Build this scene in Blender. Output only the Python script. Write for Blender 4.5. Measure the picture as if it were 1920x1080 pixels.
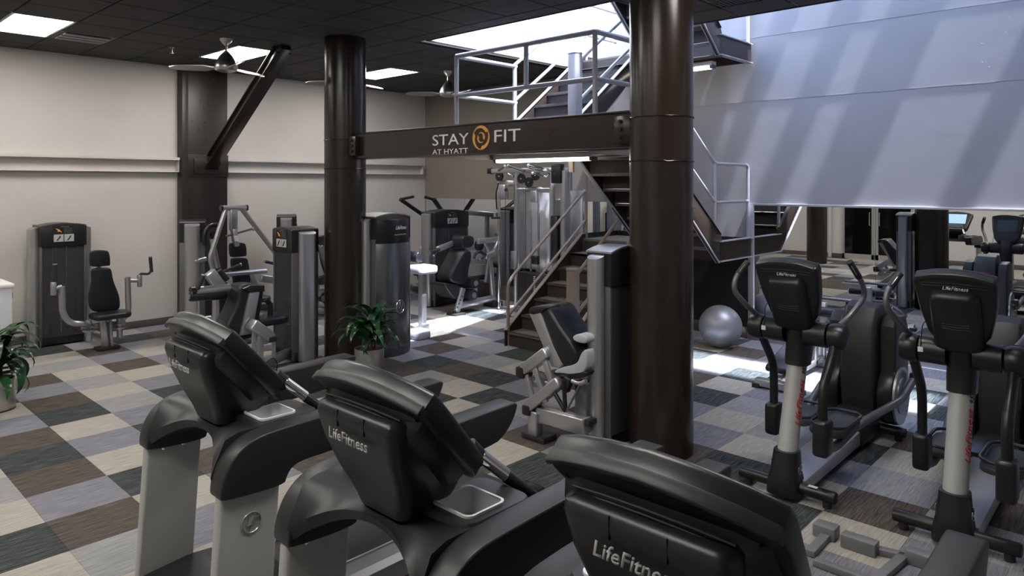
import bpy, bmesh, math, random
from mathutils import Vector as V, Matrix as Mx
random.seed(7)
for o in list(bpy.data.objects): bpy.data.objects.remove(o)
SC = bpy.context.scene
C = SC.collection
PI = math.pi

# ---------------------------------------------------------------- camera
HC = 2.132                      # camera height
TH = math.radians(46.815)       # heading, from +Y towards +X
FPX, HOR = 1322.6, 342.3        # focal length in pixels of a 1920 frame, horizon row
cd = bpy.data.cameras.new('camera'); cam = bpy.data.objects.new('camera', cd); C.objects.link(cam)
cam.location = (0, 0, HC); cam.rotation_euler = (PI/2, 0, -TH)
cd.sensor_width = 36; cd.lens = 36*FPX/1920; cd.shift_y = (HOR-540)/1920
cd.clip_start = .05; cd.clip_end = 200
SC.camera = cam
# ---------------------------------------------------------------- sky, sun, exposure
w = bpy.data.worlds.new('sky'); SC.world = w; w.use_nodes = True
nt = w.node_tree; nt.nodes.clear()
sky = nt.nodes.new('ShaderNodeTexSky'); sky.sky_type = 'NISHITA'; sky.sun_disc = False
sky.sun_elevation = math.radians(62); sky.sun_rotation = math.radians(190); sky.altitude = 100
bg = nt.nodes.new('ShaderNodeBackground'); bg.inputs['Strength'].default_value = 3.2
wo = nt.nodes.new('ShaderNodeOutputWorld')
nt.links.new(sky.outputs[0], bg.inputs[0]); nt.links.new(bg.outputs[0], wo.inputs[0])
SUN = V((.035, .42, -1)).normalized()
sd = bpy.data.lights.new('sun', 'SUN'); sd.energy = 34; sd.angle = math.radians(1.6); sd.color = (.80, .87, 1)
so = bpy.data.objects.new('sun', sd); C.objects.link(so); so.location = (7, -4, 12)
so.rotation_euler = SUN.to_track_quat('-Z', 'Y').to_euler()
vs = SC.view_settings; vs.view_transform = 'Standard'; vs.look = 'None'; vs.gamma = 1; vs.use_curve_mapping = False
vs.exposure = 0.12
PANEL_W = 22.5                 # strength of the ceiling light panels

# ---------------------------------------------------------------- helpers
cT, sT = math.cos(TH), math.sin(TH)
def _ray(px, py):
    u = (px-960)/FPX; v = -(py-HOR)/FPX
    return V((u*cT+sT, -u*sT+cT, v))
def PY(px, py, y): r = _ray(px, py); return r*(y/r.y)+V((0, 0, HC))     # point seen there on the plane Y = y
def PX(px, py, x): r = _ray(px, py); return r*(x/r.x)+V((0, 0, HC))
def PZ(px, py, z): r = _ray(px, py); return r*((z-HC)/r.z)+V((0, 0, HC))

class MB:
    def __init__(s, m=None): s.bm = bmesh.new(); s.m = m
    def _bev(s, edges, b, seg=2):
        if b > 0: bmesh.ops.bevel(s.bm, geom=list(edges), offset=b, segments=seg, profile=.5, affect='EDGES', clamp_overlap=True)
    def box(s, c, size, b=0, rot=None, seg=2):
        m = Mx.Translation(V(c)) @ (rot.to_4x4() if rot is not None else Mx.Identity(4)) @ Mx.Diagonal((size[0], size[1], size[2], 1))
        r = bmesh.ops.create_cube(s.bm, size=1, matrix=m)
        if b > 0: s._bev({e for v in r['verts'] for e in v.link_edges}, b, seg)
        return s
    def b2(s, lo, hi, b=0, seg=2):
        lo, hi = V(lo), V(hi); return s.box((lo+hi)/2, hi-lo, b, None, seg)
    def bar(s, a, b, w, h, bev=.006, up=(0, 0, 1)):
        a, b = V(a), V(b); d = b-a; L = d.length; z = d.normalized(); x = z.cross(V(up))
        if x.length < 1e-4: x = z.cross(V((0, 1, 0)))
        x.normalize(); y = x.cross(z)       # w across, h along the up side
        R = Mx((x, y, z)).transposed()
        return s.box((a+b)/2, (w, h, L), bev, R)
    def cyl(s, a, b, r, r2=None, n=18, bev=0):
        a, b = V(a), V(b); d = b-a; q = d.to_track_quat('Z', 'Y').to_matrix().to_4x4()
        res = bmesh.ops.create_cone(s.bm, cap_ends=True, cap_tris=False, segments=n, radius1=r, radius2=r if r2 is None else r2, depth=d.length, matrix=Mx.Translation((a+b)/2) @ q)
        if bev > 0:
            s._bev({e for v in res['verts'] for e in v.link_edges if any(len(f.verts) > 4 for f in e.link_faces)}, bev, 2)
        return s
    def ball(s, c, r, n=16, sc=(1, 1, 1)):
        bmesh.ops.create_uvsphere(s.bm, u_segments=n, v_segments=max(6, n//2), radius=1, matrix=Mx.Translation(V(c)) @ Mx.Diagonal((r*sc[0], r*sc[1], r*sc[2], 1))); return s
    def loft(s, rings, cap=True, closed=True):
        vs_ = [[s.bm.verts.new(p) for p in r] for r in rings]
        n = len(rings[0])
        for a, b in zip(vs_, vs_[1:]):
            for i in range(n if closed else n-1):
                j = (i+1) % n
                try: s.bm.faces.new((a[i], a[j], b[j], b[i]))
                except ValueError: pass
        if cap and closed:
            s.bm.faces.new(list(reversed(vs_[0]))); s.bm.faces.new(vs_[-1])
        return s
    def tube(s, pts, r, n=10, bend=.0, seg=5, flat=1.0):
        pts = [V(p) for p in pts]
        if bend > 0 and len(pts) > 2:
            out = [pts[0]]
            for i in range(1, len(pts)-1):
                p, a, b = pts[i], pts[i-1]-pts[i], pts[i+1]-pts[i]
                d = min(bend, a.length*.48, b.length*.48)
                A, B = p+a.normalized()*d, p+b.normalized()*d
                for k in range(seg+1):
                    t = k/seg; out.append(A*(1-t)**2+p*2*t*(1-t)+B*t*t)
            out.append(pts[-1]); pts = out
        rings = []; up = None
        for i, p in enumerate(pts):
            d = (pts[min(i+1, len(pts)-1)]-pts[max(i-1, 0)]).normalized()
            if up is None:
                up = V((0, 0, 1)) if abs(d.z) < .9 else V((0, 1, 0))
            x = d.cross(up); x.normalize(); up = x.cross(d).normalized()
            rr = r[i] if isinstance(r, (list, tuple)) else r
            rings.append([p+(x*math.cos(2*PI*k/n)+up*flat*math.sin(2*PI*k/n))*rr for k in range(n)])
        return s.loft(rings)
    def lathe(s, prof, c=(0, 0, 0), n=28):
        c = V(c); rings = [[c+V((r*math.cos(2*PI*k/n), r*math.sin(2*PI*k/n), z)) for k in range(n)] for r, z in prof]
        return s.loft(rings, cap=True)
    def prism(s, pts, ax, t, bev=0, seg=2):
        """closed outline of 3D points, pushed by t along the axis vector ax"""
        ax = V(ax); vs_ = [s.bm.verts.new(V(p)) for p in pts]
        f = s.bm.faces.new(vs_)
        r = bmesh.ops.extrude_face_region(s.bm, geom=[f])
        nv = [e for e in r['geom'] if isinstance(e, bmesh.types.BMVert)]
        bmesh.ops.translate(s.bm, verts=nv, vec=ax*t)
        if bev > 0:
            fs = [e for e in r['geom'] if isinstance(e, bmesh.types.BMFace)]
            es = set(f.edges)
            for g in fs: es |= set(g.edges)
            s._bev(es, bev, seg)
        return s
    def merge(s, d=.0005): bmesh.ops.remove_doubles(s.bm, verts=s.bm.verts, dist=d); return s

def rrect(cx, cy, w, h, r, n=4):
    """rounded rectangle outline, 2D"""
    o = []; r = min(r, w/2-1e-4, h/2-1e-4)
    for sx, sy, a0 in ((1, 1, 0), (-1, 1, PI/2), (-1, -1, PI), (1, -1, 1.5*PI)):
        for k in range(n+1):
            a = a0+k/n*PI/2; o.append((cx+sx*(w/2-r)+r*math.cos(a), cy+sy*(h/2-r)+r*math.sin(a)))
    return o
def smooth_outline(p, it=2):
    for _ in range(it):
        q = []
        for i in range(len(p)):
            a, b = V(p[i]), V(p[(i+1) % len(p)]); q += [a*.75+b*.25, a*.25+b*.75]
        p = q
    return p
def _off(o):
    l = V((0, 0, 0))
    while o is not None: l += o.location; o = o.parent
    return l
def obj(name, mb, mat, parent=None, sm=35, **props):
    bm = mb.bm
    if mb.m is not None: bm.transform(mb.m)
    bmesh.ops.recalc_face_normals(bm, faces=bm.faces)
    if parent is not None: bmesh.ops.translate(bm, verts=bm.verts, vec=-_off(parent))
    me = bpy.data.meshes.new(name); bm.to_mesh(me); bm.free()
    if sm:
        me.polygons.foreach_set('use_smooth', [True]*len(me.polygons)); me.set_sharp_from_angle(angle=math.radians(sm))
    for m in (mat if isinstance(mat, (list, tuple)) else [mat]): me.materials.append(M[m])
    o = bpy.data.objects.new(name, me); C.objects.link(o); o.parent = parent
    for k, v in props.items(): o[k] = v
    return o
def thing(name, label, cat, loc=(0, 0, 0), group=None):
    o = bpy.data.objects.new(name, None); C.objects.link(o); o.location = loc; o.empty_display_size = .1
    o['label'] = label; o['category'] = cat
    if group: o['group'] = group
    return o
def struct(name, mb, mat, sm=35, parent=None):
    o = obj(name, mb, mat, parent, sm)
    if parent is None: o['kind'] = 'structure'
    return o
def tag(o, label, cat, group=None):
    o['label'] = label; o['category'] = cat
    if group: o['group'] = group
    return o
def dup(o, parent=None):
    c = o.copy(); C.objects.link(c); c.parent = parent
    for ch in o.children: dup(ch, c)
    return c
def text_obj(name, body, size, mat, parent, origin, right, up, shear=0, ext=.001, space=1.0, bold=0, align='LEFT'):
    cu = bpy.data.curves.new(name, 'FONT'); cu.body = body; cu.size = size; cu.shear = shear; cu.extrude = ext; cu.space_character = space
    cu.offset = bold; cu.align_x = align; cu.resolution_u = 3
    t = bpy.data.objects.new(name, cu); C.objects.link(t)
    dg = bpy.context.evaluated_depsgraph_get(); me = bpy.data.meshes.new_from_object(t.evaluated_get(dg))
    bpy.data.objects.remove(t); bpy.data.curves.remove(cu)
    r = V(right).normalized(); u = V(up); u = (u-r*u.dot(r)).normalized(); n = r.cross(u)
    m = Mx((r, u, n)).transposed().to_4x4(); m.translation = V(origin)
    me.transform(m)
    if parent is not None: me.transform(Mx.Translation(-_off(parent)))
    me.materials.clear(); me.materials.append(M[mat])
    o = bpy.data.objects.new(name, me); C.objects.link(o); o.parent = parent
    return o

# ---------------------------------------------------------------- materials
M = {}
def mat(name, col, rough=.5, metal=0, var=0, vscale=8, bump=0, bscale=40, spec=.5, emit=0, coat=0, stretch=None, trans=0, ior=1.45):
    m = bpy.data.materials.new(name); m.use_nodes = True; n = m.node_tree.nodes; l = m.node_tree.links
    p = n['Principled BSDF']; p.inputs['Base Color'].default_value = (*col, 1); p.inputs['Roughness'].default_value = rough
    p.inputs['Metallic'].default_value = metal; p.inputs['Specular IOR Level'].default_value = spec
    p.inputs['Coat Weight'].default_value = coat; p.inputs['Transmission Weight'].default_value = trans; p.inputs['IOR'].default_value = ior
    if emit: p.inputs['Emission Color'].default_value = (*col, 1); p.inputs['Emission Strength'].default_value = emit
    if var or bump:
        g = n.new('ShaderNodeNewGeometry'); src = g.outputs['Position']
        if stretch:
            mp = n.new('ShaderNodeMapping'); mp.inputs['Scale'].default_value = stretch; l.new(src, mp.inputs['Vector']); src = mp.outputs[0]
        if var:
            t = n.new('ShaderNodeTexNoise'); t.inputs['Scale'].default_value = vscale; t.inputs['Detail'].default_value = 5; l.new(src, t.inputs['Vector'])
            r = n.new('ShaderNodeValToRGB'); r.color_ramp.elements[0].position = .3; r.color_ramp.elements[1].position = .7
            r.color_ramp.elements[0].color = (*[max(0, c*(1-var)) for c in col], 1); r.color_ramp.elements[1].color = (*[min(1, c*(1+var)) for c in col], 1)
            l.new(t.outputs['Fac'], r.inputs[0]); l.new(r.outputs[0], p.inputs['Base Color'])
        if bump:
            t2 = n.new('ShaderNodeTexNoise'); t2.inputs['Scale'].default_value = bscale; t2.inputs['Detail'].default_value = 4; l.new(src, t2.inputs['Vector'])
            b = n.new('ShaderNodeBump'); b.inputs['Strength'].default_value = bump; b.inputs['Distance'].default_value = .01
            l.new(t2.outputs['Fac'], b.inputs['Height']); l.new(b.outputs[0], p.inputs['Normal'])
    M[name] = m; return m
mat('paint_light', (.55, .52, .49), .7, var=.03, vscale=1.5, bump=.05, bscale=60)
mat('paint_taupe', (.24, .215, .18), .75, var=.04, vscale=2)
mat('paint_grey', (.245, .232, .24), .75, var=.04, vscale=1.2, bump=.15, bscale=6)
mat('shaft_white', (.8, .8, .8), .8, var=.03)
mat('brown_steel', (.021, .0145, .0112), .24, var=.12, vscale=6, bump=.05, bscale=7, spec=.5)
mat('brown_satin', (.021, .0145, .0115), .42, var=.12, vscale=6, bump=.25, bscale=12)
mat('brown_dull', (.030, .022, .018), .6, var=.1)
mat('brown_shaded', (.009, .0065, .0055), .5)  # dark brown panel colour with the shade under the landing worked in
mat('grid_dark', (.006, .006, .006), .8)
mat('tile_dark', (.038, .034, .033), .8, var=.18, vscale=5, bump=.15, bscale=90)
mat('mesh_dark', (.05, .05, .055), .4, .6)
mat('lens', (1, .962, .91), .5, emit=PANEL_W)
mat('tube_light', (1, .93, .82), .5, emit=10)
mat('white_metal', (.75, .74, .72), .4)
mat('base_board', (.09, .075, .065), .5, var=.08)
mat('mirror', (.80, .82, .84), .0, 1)
mat('frame_silver', (.55, .55, .58), .35, .7)
mat('nickel', (.55, .53, .50), .3, 1)
mat('chrome', (.82, .82, .84), .08, 1)
mat('silver', (.47, .47, .48), .30, .8)
mat('silver_dark', (.16, .16, .17), .4, .6)
mat('rail_grey', (.34, .34, .37), .38, .35)
mat('rail_tan', (.26, .205, .17), .42, .1)
mat('black_plastic', (.014, .014, .0145), .33, bump=.05, bscale=300, spec=.5)
mat('black_matte', (.012, .012, .012), .55)
mat('black_rubber', (.02, .02, .021), .6, bump=.1, bscale=250)
mat('vinyl', (.012, .0125, .0165), .36, bump=.06, bscale=200)
mat('vinyl_white', (.42, .43, .46), .45)
mat('hood', (.022, .022, .0215), .42, bump=.06, bscale=400)
mat('upright', (.42, .42, .40), .40, .15)
mat('cup', (.62, .63, .64), .45)
mat('cup_rim', (.78, .79, .79), .35)
mat('pedal', (.045, .046, .05), .55)
mat('belt', (.03, .03, .033), .7, bump=.3, bscale=400)
mat('smoke', (.42, .42, .43), .10, trans=.92, ior=1.15)
mat('smoke_dark', (.10, .10, .105), .30, .4)
mat('tower_curve', (.20, .205, .225), .24, .8)
mat('stack', (.03, .03, .03), .45, .5)
mat('ink_white', (.75, .75, .75), .5)
mat('ink_silver', (.45, .45, .45), .4)
mat('ink_red', (.45, .02, .025), .5)
mat('ink_orange', (.80, .36, .05), .5)
mat('ink_black', (.01, .01, .01), .5)
mat('ball', (.24, .245, .27), .38, .45)
mat('screen', (.30, .45, .75), .3, emit=1.1)
mat('screen_dim', (.02, .03, .04), .1)
mat('pot_steel', (.60, .58, .55), .3, .9, stretch=(1, 1, 30), var=.08, vscale=6)
mat('soil', (.10, .045, .03), .9, bump=.8, bscale=60)
mat('leaf_a', (.016, .052, .020), .22, var=.4, vscale=9)
mat('leaf_b', (.026, .085, .026), .22, var=.35, vscale=9)
mat('leaf_c', (.012, .045, .018), .33, var=.3, vscale=9)
mat('stalk', (.10, .075, .045), .8)
mat('cabinet', (.66, .67, .70), .4)
mat('floor_channel', (.20, .20, .205), .5, .3)
mat('door_alu', (.50, .49, .46), .4, .6)
mat('door_black', (.004, .004, .004), .05)
mat('stair_carpet', (.045, .035, .028), .95, var=.35, vscale=60, stretch=(8, 1, 1))
mat('stair_tread_lit', (.12, .11, .10), .9, var=.35, vscale=50, stretch=(1, 5, 1))  # lightened: light falling on the carpet tops is put into the colour
mat('nosing', (.025, .022, .022), .6)
CARP = {'B': (.365, .34, .30), 'D': (.055, .062, .062), 'N': (.092, .079, .068), 'V': (.20, .198, .225), 'G': (.27, .268, .27)}
for k, c in CARP.items():
    m = mat('carpet_'+k, c, .95, var=.001, spec=.1)
    n = m.node_tree.nodes; l = m.node_tree.links; p = n['Principled BSDF']
    g = n.new('ShaderNodeNewGeometry'); mp = n.new('ShaderNodeMapping'); mp.inputs['Scale'].default_value = (6, 95, 1); l.new(g.outputs['Position'], mp.inputs['Vector'])
    t = n.new('ShaderNodeTexNoise'); t.inputs['Scale'].default_value = 1; t.inputs['Detail'].default_value = 4; l.new(mp.outputs[0], t.inputs['Vector'])
    mp2 = n.new('ShaderNodeMapping'); mp2.inputs['Scale'].default_value = (260, 420, 1); l.new(g.outputs['Position'], mp2.inputs['Vector'])
    t2 = n.new('ShaderNodeTexNoise'); t2.inputs['Scale'].default_value = 1; t2.inputs['Detail'].default_value = 1; l.new(mp2.outputs[0], t2.inputs['Vector'])
    ad = n.new('ShaderNodeMath'); ad.operation = 'ADD'; l.new(t.outputs['Fac'], ad.inputs[0]); l.new(t2.outputs['Fac'], ad.inputs[1])
    r = n.new('ShaderNodeValToRGB'); v = {'B': .19, 'D': .65, 'N': .45, 'V': .28, 'G': .21}[k]
    hv = n.new('ShaderNodeMath'); hv.operation = 'MULTIPLY'; hv.inputs[1].default_value = .5; l.new(ad.outputs[0], hv.inputs[0])
    r.color_ramp.elements[0].position = .44; r.color_ramp.elements[1].position = .56
    r.color_ramp.elements[0].color = (*[x*(1-v) for x in c], 1); r.color_ramp.elements[1].color = (*[x*(1+v) for x in c], 1)
    l.new(hv.outputs[0], r.inputs[0]); l.new(r.outputs[0], p.inputs['Base Color'])
    b = n.new('ShaderNodeBump'); b.inputs['Strength'].default_value = .4; b.inputs['Distance'].default_value = .004; l.new(ad.outputs[0], b.inputs['Height']); l.new(b.outputs[0], p.inputs['Normal'])
# ================================================================ the room
XW, YW, XR, YR, ZC = 9.24, 11.09, -2.55, -3.0, 3.904     # back wall, left wall, rear wall, right wall, ceiling
ZT = 6.4                                                  # top of the light shaft
OX, OY1, OY0, OX2 = 5.69, 6.75, 3.95, 7.15                # ceiling opening over the stairs and along the back wall
def proj(p):
    rt = p[0]*cT-p[1]*sT; fw = p[0]*sT+p[1]*cT
    return (960+FPX*rt/fw, HOR-FPX*(p[2]-HC)/fw, fw) if fw > .05 else (-9999, -9999, fw)
# ---- floor and carpet tiles
floor = struct('floor', MB().b2((XR, YR, -.2), (XW, YW, -.004)), 'base_board', 0)
TS = .5; tx = lambda n: (n+.4497)*TS; ty = lambda m: (m+.3279)*TS
KNOWN = {}
for n, row in {1: '8B 9D 10B 11G 12B', 2: '7B 8G 9N 10V 11N 12D 13N 14V 15B 16N', 3: '7B 8V 9B 10D 11B 12V 13B 14D 15N 16V 17N 18G 19B',
               4: '9V 10N 11G 12D 13V 14G 15B 16G 17B 18G 19B 20D', 5: '8V 9N 12B 13V 14D 15V 16B 17N 18V 19N 20G', 6: '6G 7N 8B 15B 16G 17V 18B 19G 20D 21G',
               7: '2V 6D 7B 8V 19V 20N 21V', 8: '1V 2B 3D 6V 7N 8V 9B 10D', 9: '1G 2N 3B 4D 5N 7N 8G 9D 10B 11G 12N', 10: '1N 2G 3V 4B 5V 10D 11N 12D 13G',
               11: '1V 2B 3D 4G 5B 6V 10B 11G 12V 13N 14V', 12: '1B 2N 5G 6D 11D 12G 13B 14N 15B', 13: '2V 3G 4D 5V 6B 7N 12D 13V 14G 15B 16V',
               14: '2D 3B 5G 6D 7V 8B 14B 15B 16B 17G', 15: '2V 3D 4B 5V 6G 7V 8D 16D 17N', 16: '6V 7N 8B', 17: '7V 8D'}.items():
    for tkn in row.split(): KNOWN[(n, int(tkn[:-1]))] = tkn[-1]
cells = []
rc = random.Random(11)
for n in range(-7, 20):
    for m in range(-8, 24):
        x0, x1, y0, y1 = max(tx(n), XR), min(tx(n+1), XW), max(ty(m), YR), min(ty(m+1), YW)
        if x1-x0 < .02 or y1-y0 < .02: continue
        k = KNOWN.get((n, m)) or rc.choice('BBDNVVGG')
        q = proj(((x0+x1)/2, (y0+y1)/2, 0)); full = (x1-x0 > .49 and y1-y0 > .49)
        cells.append((q[2] if (-40 < q[0] < 1960 and q[1] < 1120 and q[2] > 0) else 99, full, k, x0, x1, y0, y1))
cells.sort(key=lambda c: c[0])
tile_me = {}
rest = MB(); KS = list(CARP); ridx = []
cnt = 0
for d, full, k, x0, x1, y0, y1 in cells:
    if d < 90 and full and cnt < 300:
        cnt += 1
        if k not in tile_me:
            o = obj('carpet_tile', MB().b2((-.249, -.249, -.01), (.249, .249, 0)), 'carpet_'+k, None, 0); tile_me[k] = o.data; o.parent = floor
        else:
            o = bpy.data.objects.new('carpet_tile', tile_me[k]); C.objects.link(o); o.parent = floor
        o.location = ((x0+x1)/2, (y0+y1)/2, 0)
    else:
        nf = len(rest.bm.faces); rest.b2((x0+.001, y0+.001, -.01), (x1-.001, y1-.001, 0)); ridx += [KS.index(k)]*(len(rest.bm.faces)-nf)
for f, i in zip(rest.bm.faces, ridx): f.material_index = i
obj('carpet_tiles_far', rest, ['carpet_'+k for k in KS], floor, 0, kind='stuff')
# ---- ceiling
cb = MB(); cb.b2((XR, YR, ZC+.012), (OX-.1, YW, ZC+.25)); cb.b2((OX-.1, OY1+.1, ZC+.012), (XW, YW, ZC+.25)); cb.b2((OX-.1, YR, ZC+.012), (OX2-.1, OY0-.1, ZC+.25))
ceiling = struct('ceiling', cb, 'grid_dark', 0)
eb = MB()
eb.b2((OX-.03, OY0, ZC-.012), (OX, OY1+.03, ZC-.002)); eb.b2((OX, OY1, ZC-.012), (XW, OY1+.03, ZC-.002)); eb.b2((OX-.03, OY0-.03, ZC-.012), (OX2, OY0, ZC-.002)); eb.b2((OX2-.03, YR, ZC-.012), (OX2, OY0-.03, ZC-.002))
obj('opening_edge', eb, 'tile_dark', ceiling, 0)
gx = lambda n: 2.395+.607*n; gy = lambda m: 5.78+.607*m
LIGHTS = [(-1, 5), (3, 5), (7, 5), (-5, 5), (-5, -1), (-1, -1), (-5, -7), (-1, -7), (3, -8), (-5, -4)]   # panels of two cells, lower cell given
lit = {(a, b+k) for a, b in LIGHTS for k in (0, 1)}
VENTS = {(0, 6): 'ceiling_vent', (5, -5): 'grille', (6, -5): 'grille', (6, -6): 'grille', (6, -7): 'grille', (5, -6): 'grille', (5, -7): 'grille'}
ctile = None; crest = MB(); ccnt = 0
for n in range(-9, 12):
    for m in range(-15, 9):
        x0, x1, y0, y1 = max(gx(n), XR), min(gx(n+1), XW), max(gy(m), YR), min(gy(m+1), YW)
        if (n, m) in lit or x1-x0 < .03 or y1-y0 < .03: continue
        xm, ym = (x0+x1)/2, (y0+y1)/2
        if ym < OY1 and ym > OY0:
            if x0 >= OX: continue
            x1 = min(x1, OX-.03)
        elif ym >= OY1 and xm > OX: y0 = max(y0, OY1+.03)
        elif ym <= OY0:
            if x0 >= OX2: continue
            x1 = min(x1, OX2-.03)
            if xm > OX: y1 = min(y1, OY0-.03)
        if x1-x0 < .03 or y1-y0 < .03: continue
        g = .007; full = x1-x0 > .6 and y1-y0 > .6
        vis = any(-30 < proj((x, y, ZC))[0] < 1950 and -30 < proj((x, y, ZC))[1] < 400 and proj((x, y, ZC))[2] > 0 for x in (x0, x1) for y in (y0, y1))
        if (n, m) in VENTS and full:
            if VENTS[(n, m)] == 'grille':
                gb = MB(); gb.b2((x0+g, y0+g, ZC+.008), (x1-g, y1-g, ZC+.012))
                for k in range(14):
                    yy = y0+.02+k*.0425; gb.b2((x0+g, yy, ZC-.004), (x1-g, yy+.012, ZC+.008))
                for k in range(14):
                    xx = x0+.02+k*.0425; gb.b2((xx, y0+g, ZC-.004), (xx+.012, y1-g, ZC+.008))
                obj('return_grille', gb, 'mesh_dark', ceiling, 0)
            else:
                v = obj('air_vent', MB().b2((x0+g, y0+g, ZC-.004), (x1-g, y1-g, ZC+.01)), 'mesh_dark', ceiling, 0)
                vb = MB()
                for k in range(3): vb.b2((x0+.06, y0+.08+k*.16, ZC-.022), (x1-.06, y0+.2+k*.16, ZC-.004), .004)
                obj('vent_blade', vb, 'silver_dark', v, 0)
            continue
        if vis and ccnt < 300:
            ccnt += 1
            if full:
                if ctile is None:
                    o = obj('ceiling_tile', MB().b2((-.2965, -.2965, -.006), (.2965, .2965, .012), .003, 1), 'tile_dark', None, 0); ctile = o.data; o.parent = ceiling
                else:
                    o = bpy.data.objects.new('ceiling_tile', ctile); C.objects.link(o); o.parent = ceiling
                o.location = ((x0+x1)/2, (y0+y1)/2, ZC)
            else:
                obj('ceiling_tile', MB().b2((x0+g, y0+g, ZC-.006), (x1-g, y1-g, ZC+.012)), 'tile_dark', ceiling, 0)
        else: crest.b2((x0+g, y0+g, ZC-.006), (x1-g, y1-g, ZC+.012))
obj('ceiling_tiles_far', crest, 'tile_dark', ceiling, 0, kind='stuff')
LLAB = ['bright rectangular ceiling light panel at the far left of the dark ceiling', 'bright rectangular ceiling light panel above the ceiling fan by the diagonal brace',
        'bright rectangular ceiling light panel just right of the left round column']
for i, (n, m) in enumerate(LIGHTS):
    x0, x1, y0, y1 = gx(n)+.02, gx(n+1)-.02, gy(m)+.02, gy(m+2)-.02
    lab = LLAB[i] if i < 3 else 'bright rectangular ceiling light panel on the ceiling behind the camera'
    t = thing('ceiling_light', lab, 'ceiling light', ((x0+x1)/2, (y0+y1)/2, ZC), 'rectangular ceiling light panels')
    fb = MB(); fb.b2((x0-.015, y0-.015, ZC-.004), (x0+.012, y1+.015, ZC+.012)); fb.b2((x1-.012, y0-.015, ZC-.004), (x1+.015, y1+.015, ZC+.012))
    fb.b2((x0, y0-.015, ZC-.004), (x1, y0+.012, ZC+.012)); fb.b2((x0, y1-.012, ZC-.004), (x1, y1+.015, ZC+.012))
    obj('frame', fb, 'white_metal', t, 0)
    obj('diffuser', MB().b2((x0+.012, y0+.012, ZC), (x1-.012, y1-.012, ZC+.011)), 'lens', t, 0)
# ---- walls
struct('wall_left', MB().b2((XR-.2, YW, -.2), (XW+.2, YW+.2, ZT)), 'paint_light')
struct('wall_rear', MB().b2((XR-.2, YR-.2, -.2), (XR, YW, ZC+.3)), 'paint_light')
struct('wall_right', MB().b2((XR-.2, YR-.2, -.2), (XW+.2, YR, ZT)), 'paint_light')
wb = struct('wall_back', MB().b2((XW, YR, -.2), (XW+.3, 6.46, ZT)), 'paint_grey')
for z in (3.235, 4.1):                                    # formwork joints of the concrete
    jb = MB(); y = 6.4
    while y > -2.9:
        dy = rc.uniform(.12, .4); jb.bar((XW-.001, y, z+rc.uniform(-.003, .003)), (XW-.001, y-dy, z+rc.uniform(-.003, .003)), .006, rc.uniform(.004, .011), 0); y -= dy
    obj('joint', jb, 'paint_grey', wb)
db = MB()
for i in range(40):                                       # blow holes and lumps in the concrete
    z = rc.uniform(2.2, 4.6); y = rc.uniform(.9, 5.0); db.ball((XW, y, z), rc.uniform(.003, .007), 6, (.5, 1, 1))
obj('lumps', db, 'paint_grey', wb, kind='stuff')
struct('wall_back_tan', MB().b2((XW, 6.46, -.2), (XW+.3, YW, ZC+.3)), 'paint_taupe')
struct('wall_shaft_left', MB().b2((OX-.2, OY1, ZC), (XW, OY1+.15, ZT)), 'shaft_white')
struct('wall_shaft_front', MB().b2((OX-.2, OY0, ZC), (OX, OY1, ZT)), 'shaft_white')
struct('wall_shaft_return', MB().b2((OX-.2, OY0-.2, ZC), (OX2, OY0, ZT)), 'shaft_white')
struct('wall_shaft_near', MB().b2((OX2-.2, YR, ZC), (OX2, OY0-.2, ZT)), 'shaft_white')
sk = MB()
for lo, hi in ((-3, -1.1), (-.28, .01), (.96, 1.51), (1.90, 2.20), (2.69, 2.96), (3.64, 3.84)):
    sk.b2((8.6, lo, ZT-.02), (XW, hi, ZT+.16))
skylight = struct('stripe_bars_1', sk, 'shaft_white', 0)  # unseen bars, added to cut the sunlight into stripes on the back wall
obj('sky_blocker', MB().b2((OX2-.2, YR, ZT+.2), (XW, -1.1, ZT+.3)), 'shaft_white', skylight, 0)  # unseen cover, added to hold sky light off the back wall
obj('sun_blocker', MB().b2((7.85, YR, ZT-.02), (9.0, OY0, ZT+.2)), 'shaft_white', skylight, 0)  # unseen blocker, added to keep sun off the floor near the wall
# baseboards
for nm, lo, hi in (('baseboard_left', (XR, YW-.015, 0), (XW, YW, .105)), ('baseboard_rear', (XR, YR, 0), (XR+.015, YW, .12))):
    struct(nm, MB().b2(lo, hi, .004), 'base_board')
struct('baseboard_back', MB().b2((XW-.035, YR, 0), (XW, 4.19, .12), .004).b2((XW-.022, YR, .12), (XW, 4.19, .265), .004), 'rail_grey')
struct('baseboard_tan', MB().b2((XW-.02, 4.26, 0), (XW, YW, .16), .004).b2((XW-.012, 6.5, .16), (XW, YW, .27), .004), 'base_board')
# ledge girder on the left wall
for i, (a, b) in enumerate(((XR, 4.34), (5.08, 9.1))):
    lb = MB().b2((a, YW-.13, 2.485), (b, YW, 2.512), .004).b2((a, YW-.02, 2.30), (b, YW, 2.49)).b2((a, YW-.10, 2.288), (b, YW, 2.302), .003)
    lb.b2((a, YW-.13, 2.47), (b, YW-.122, 2.49)).b2((b-.012, YW-.11, 2.29), (b, YW, 2.5))
    struct('trim_%d' % (i+1), lb, 'paint_light')
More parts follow.
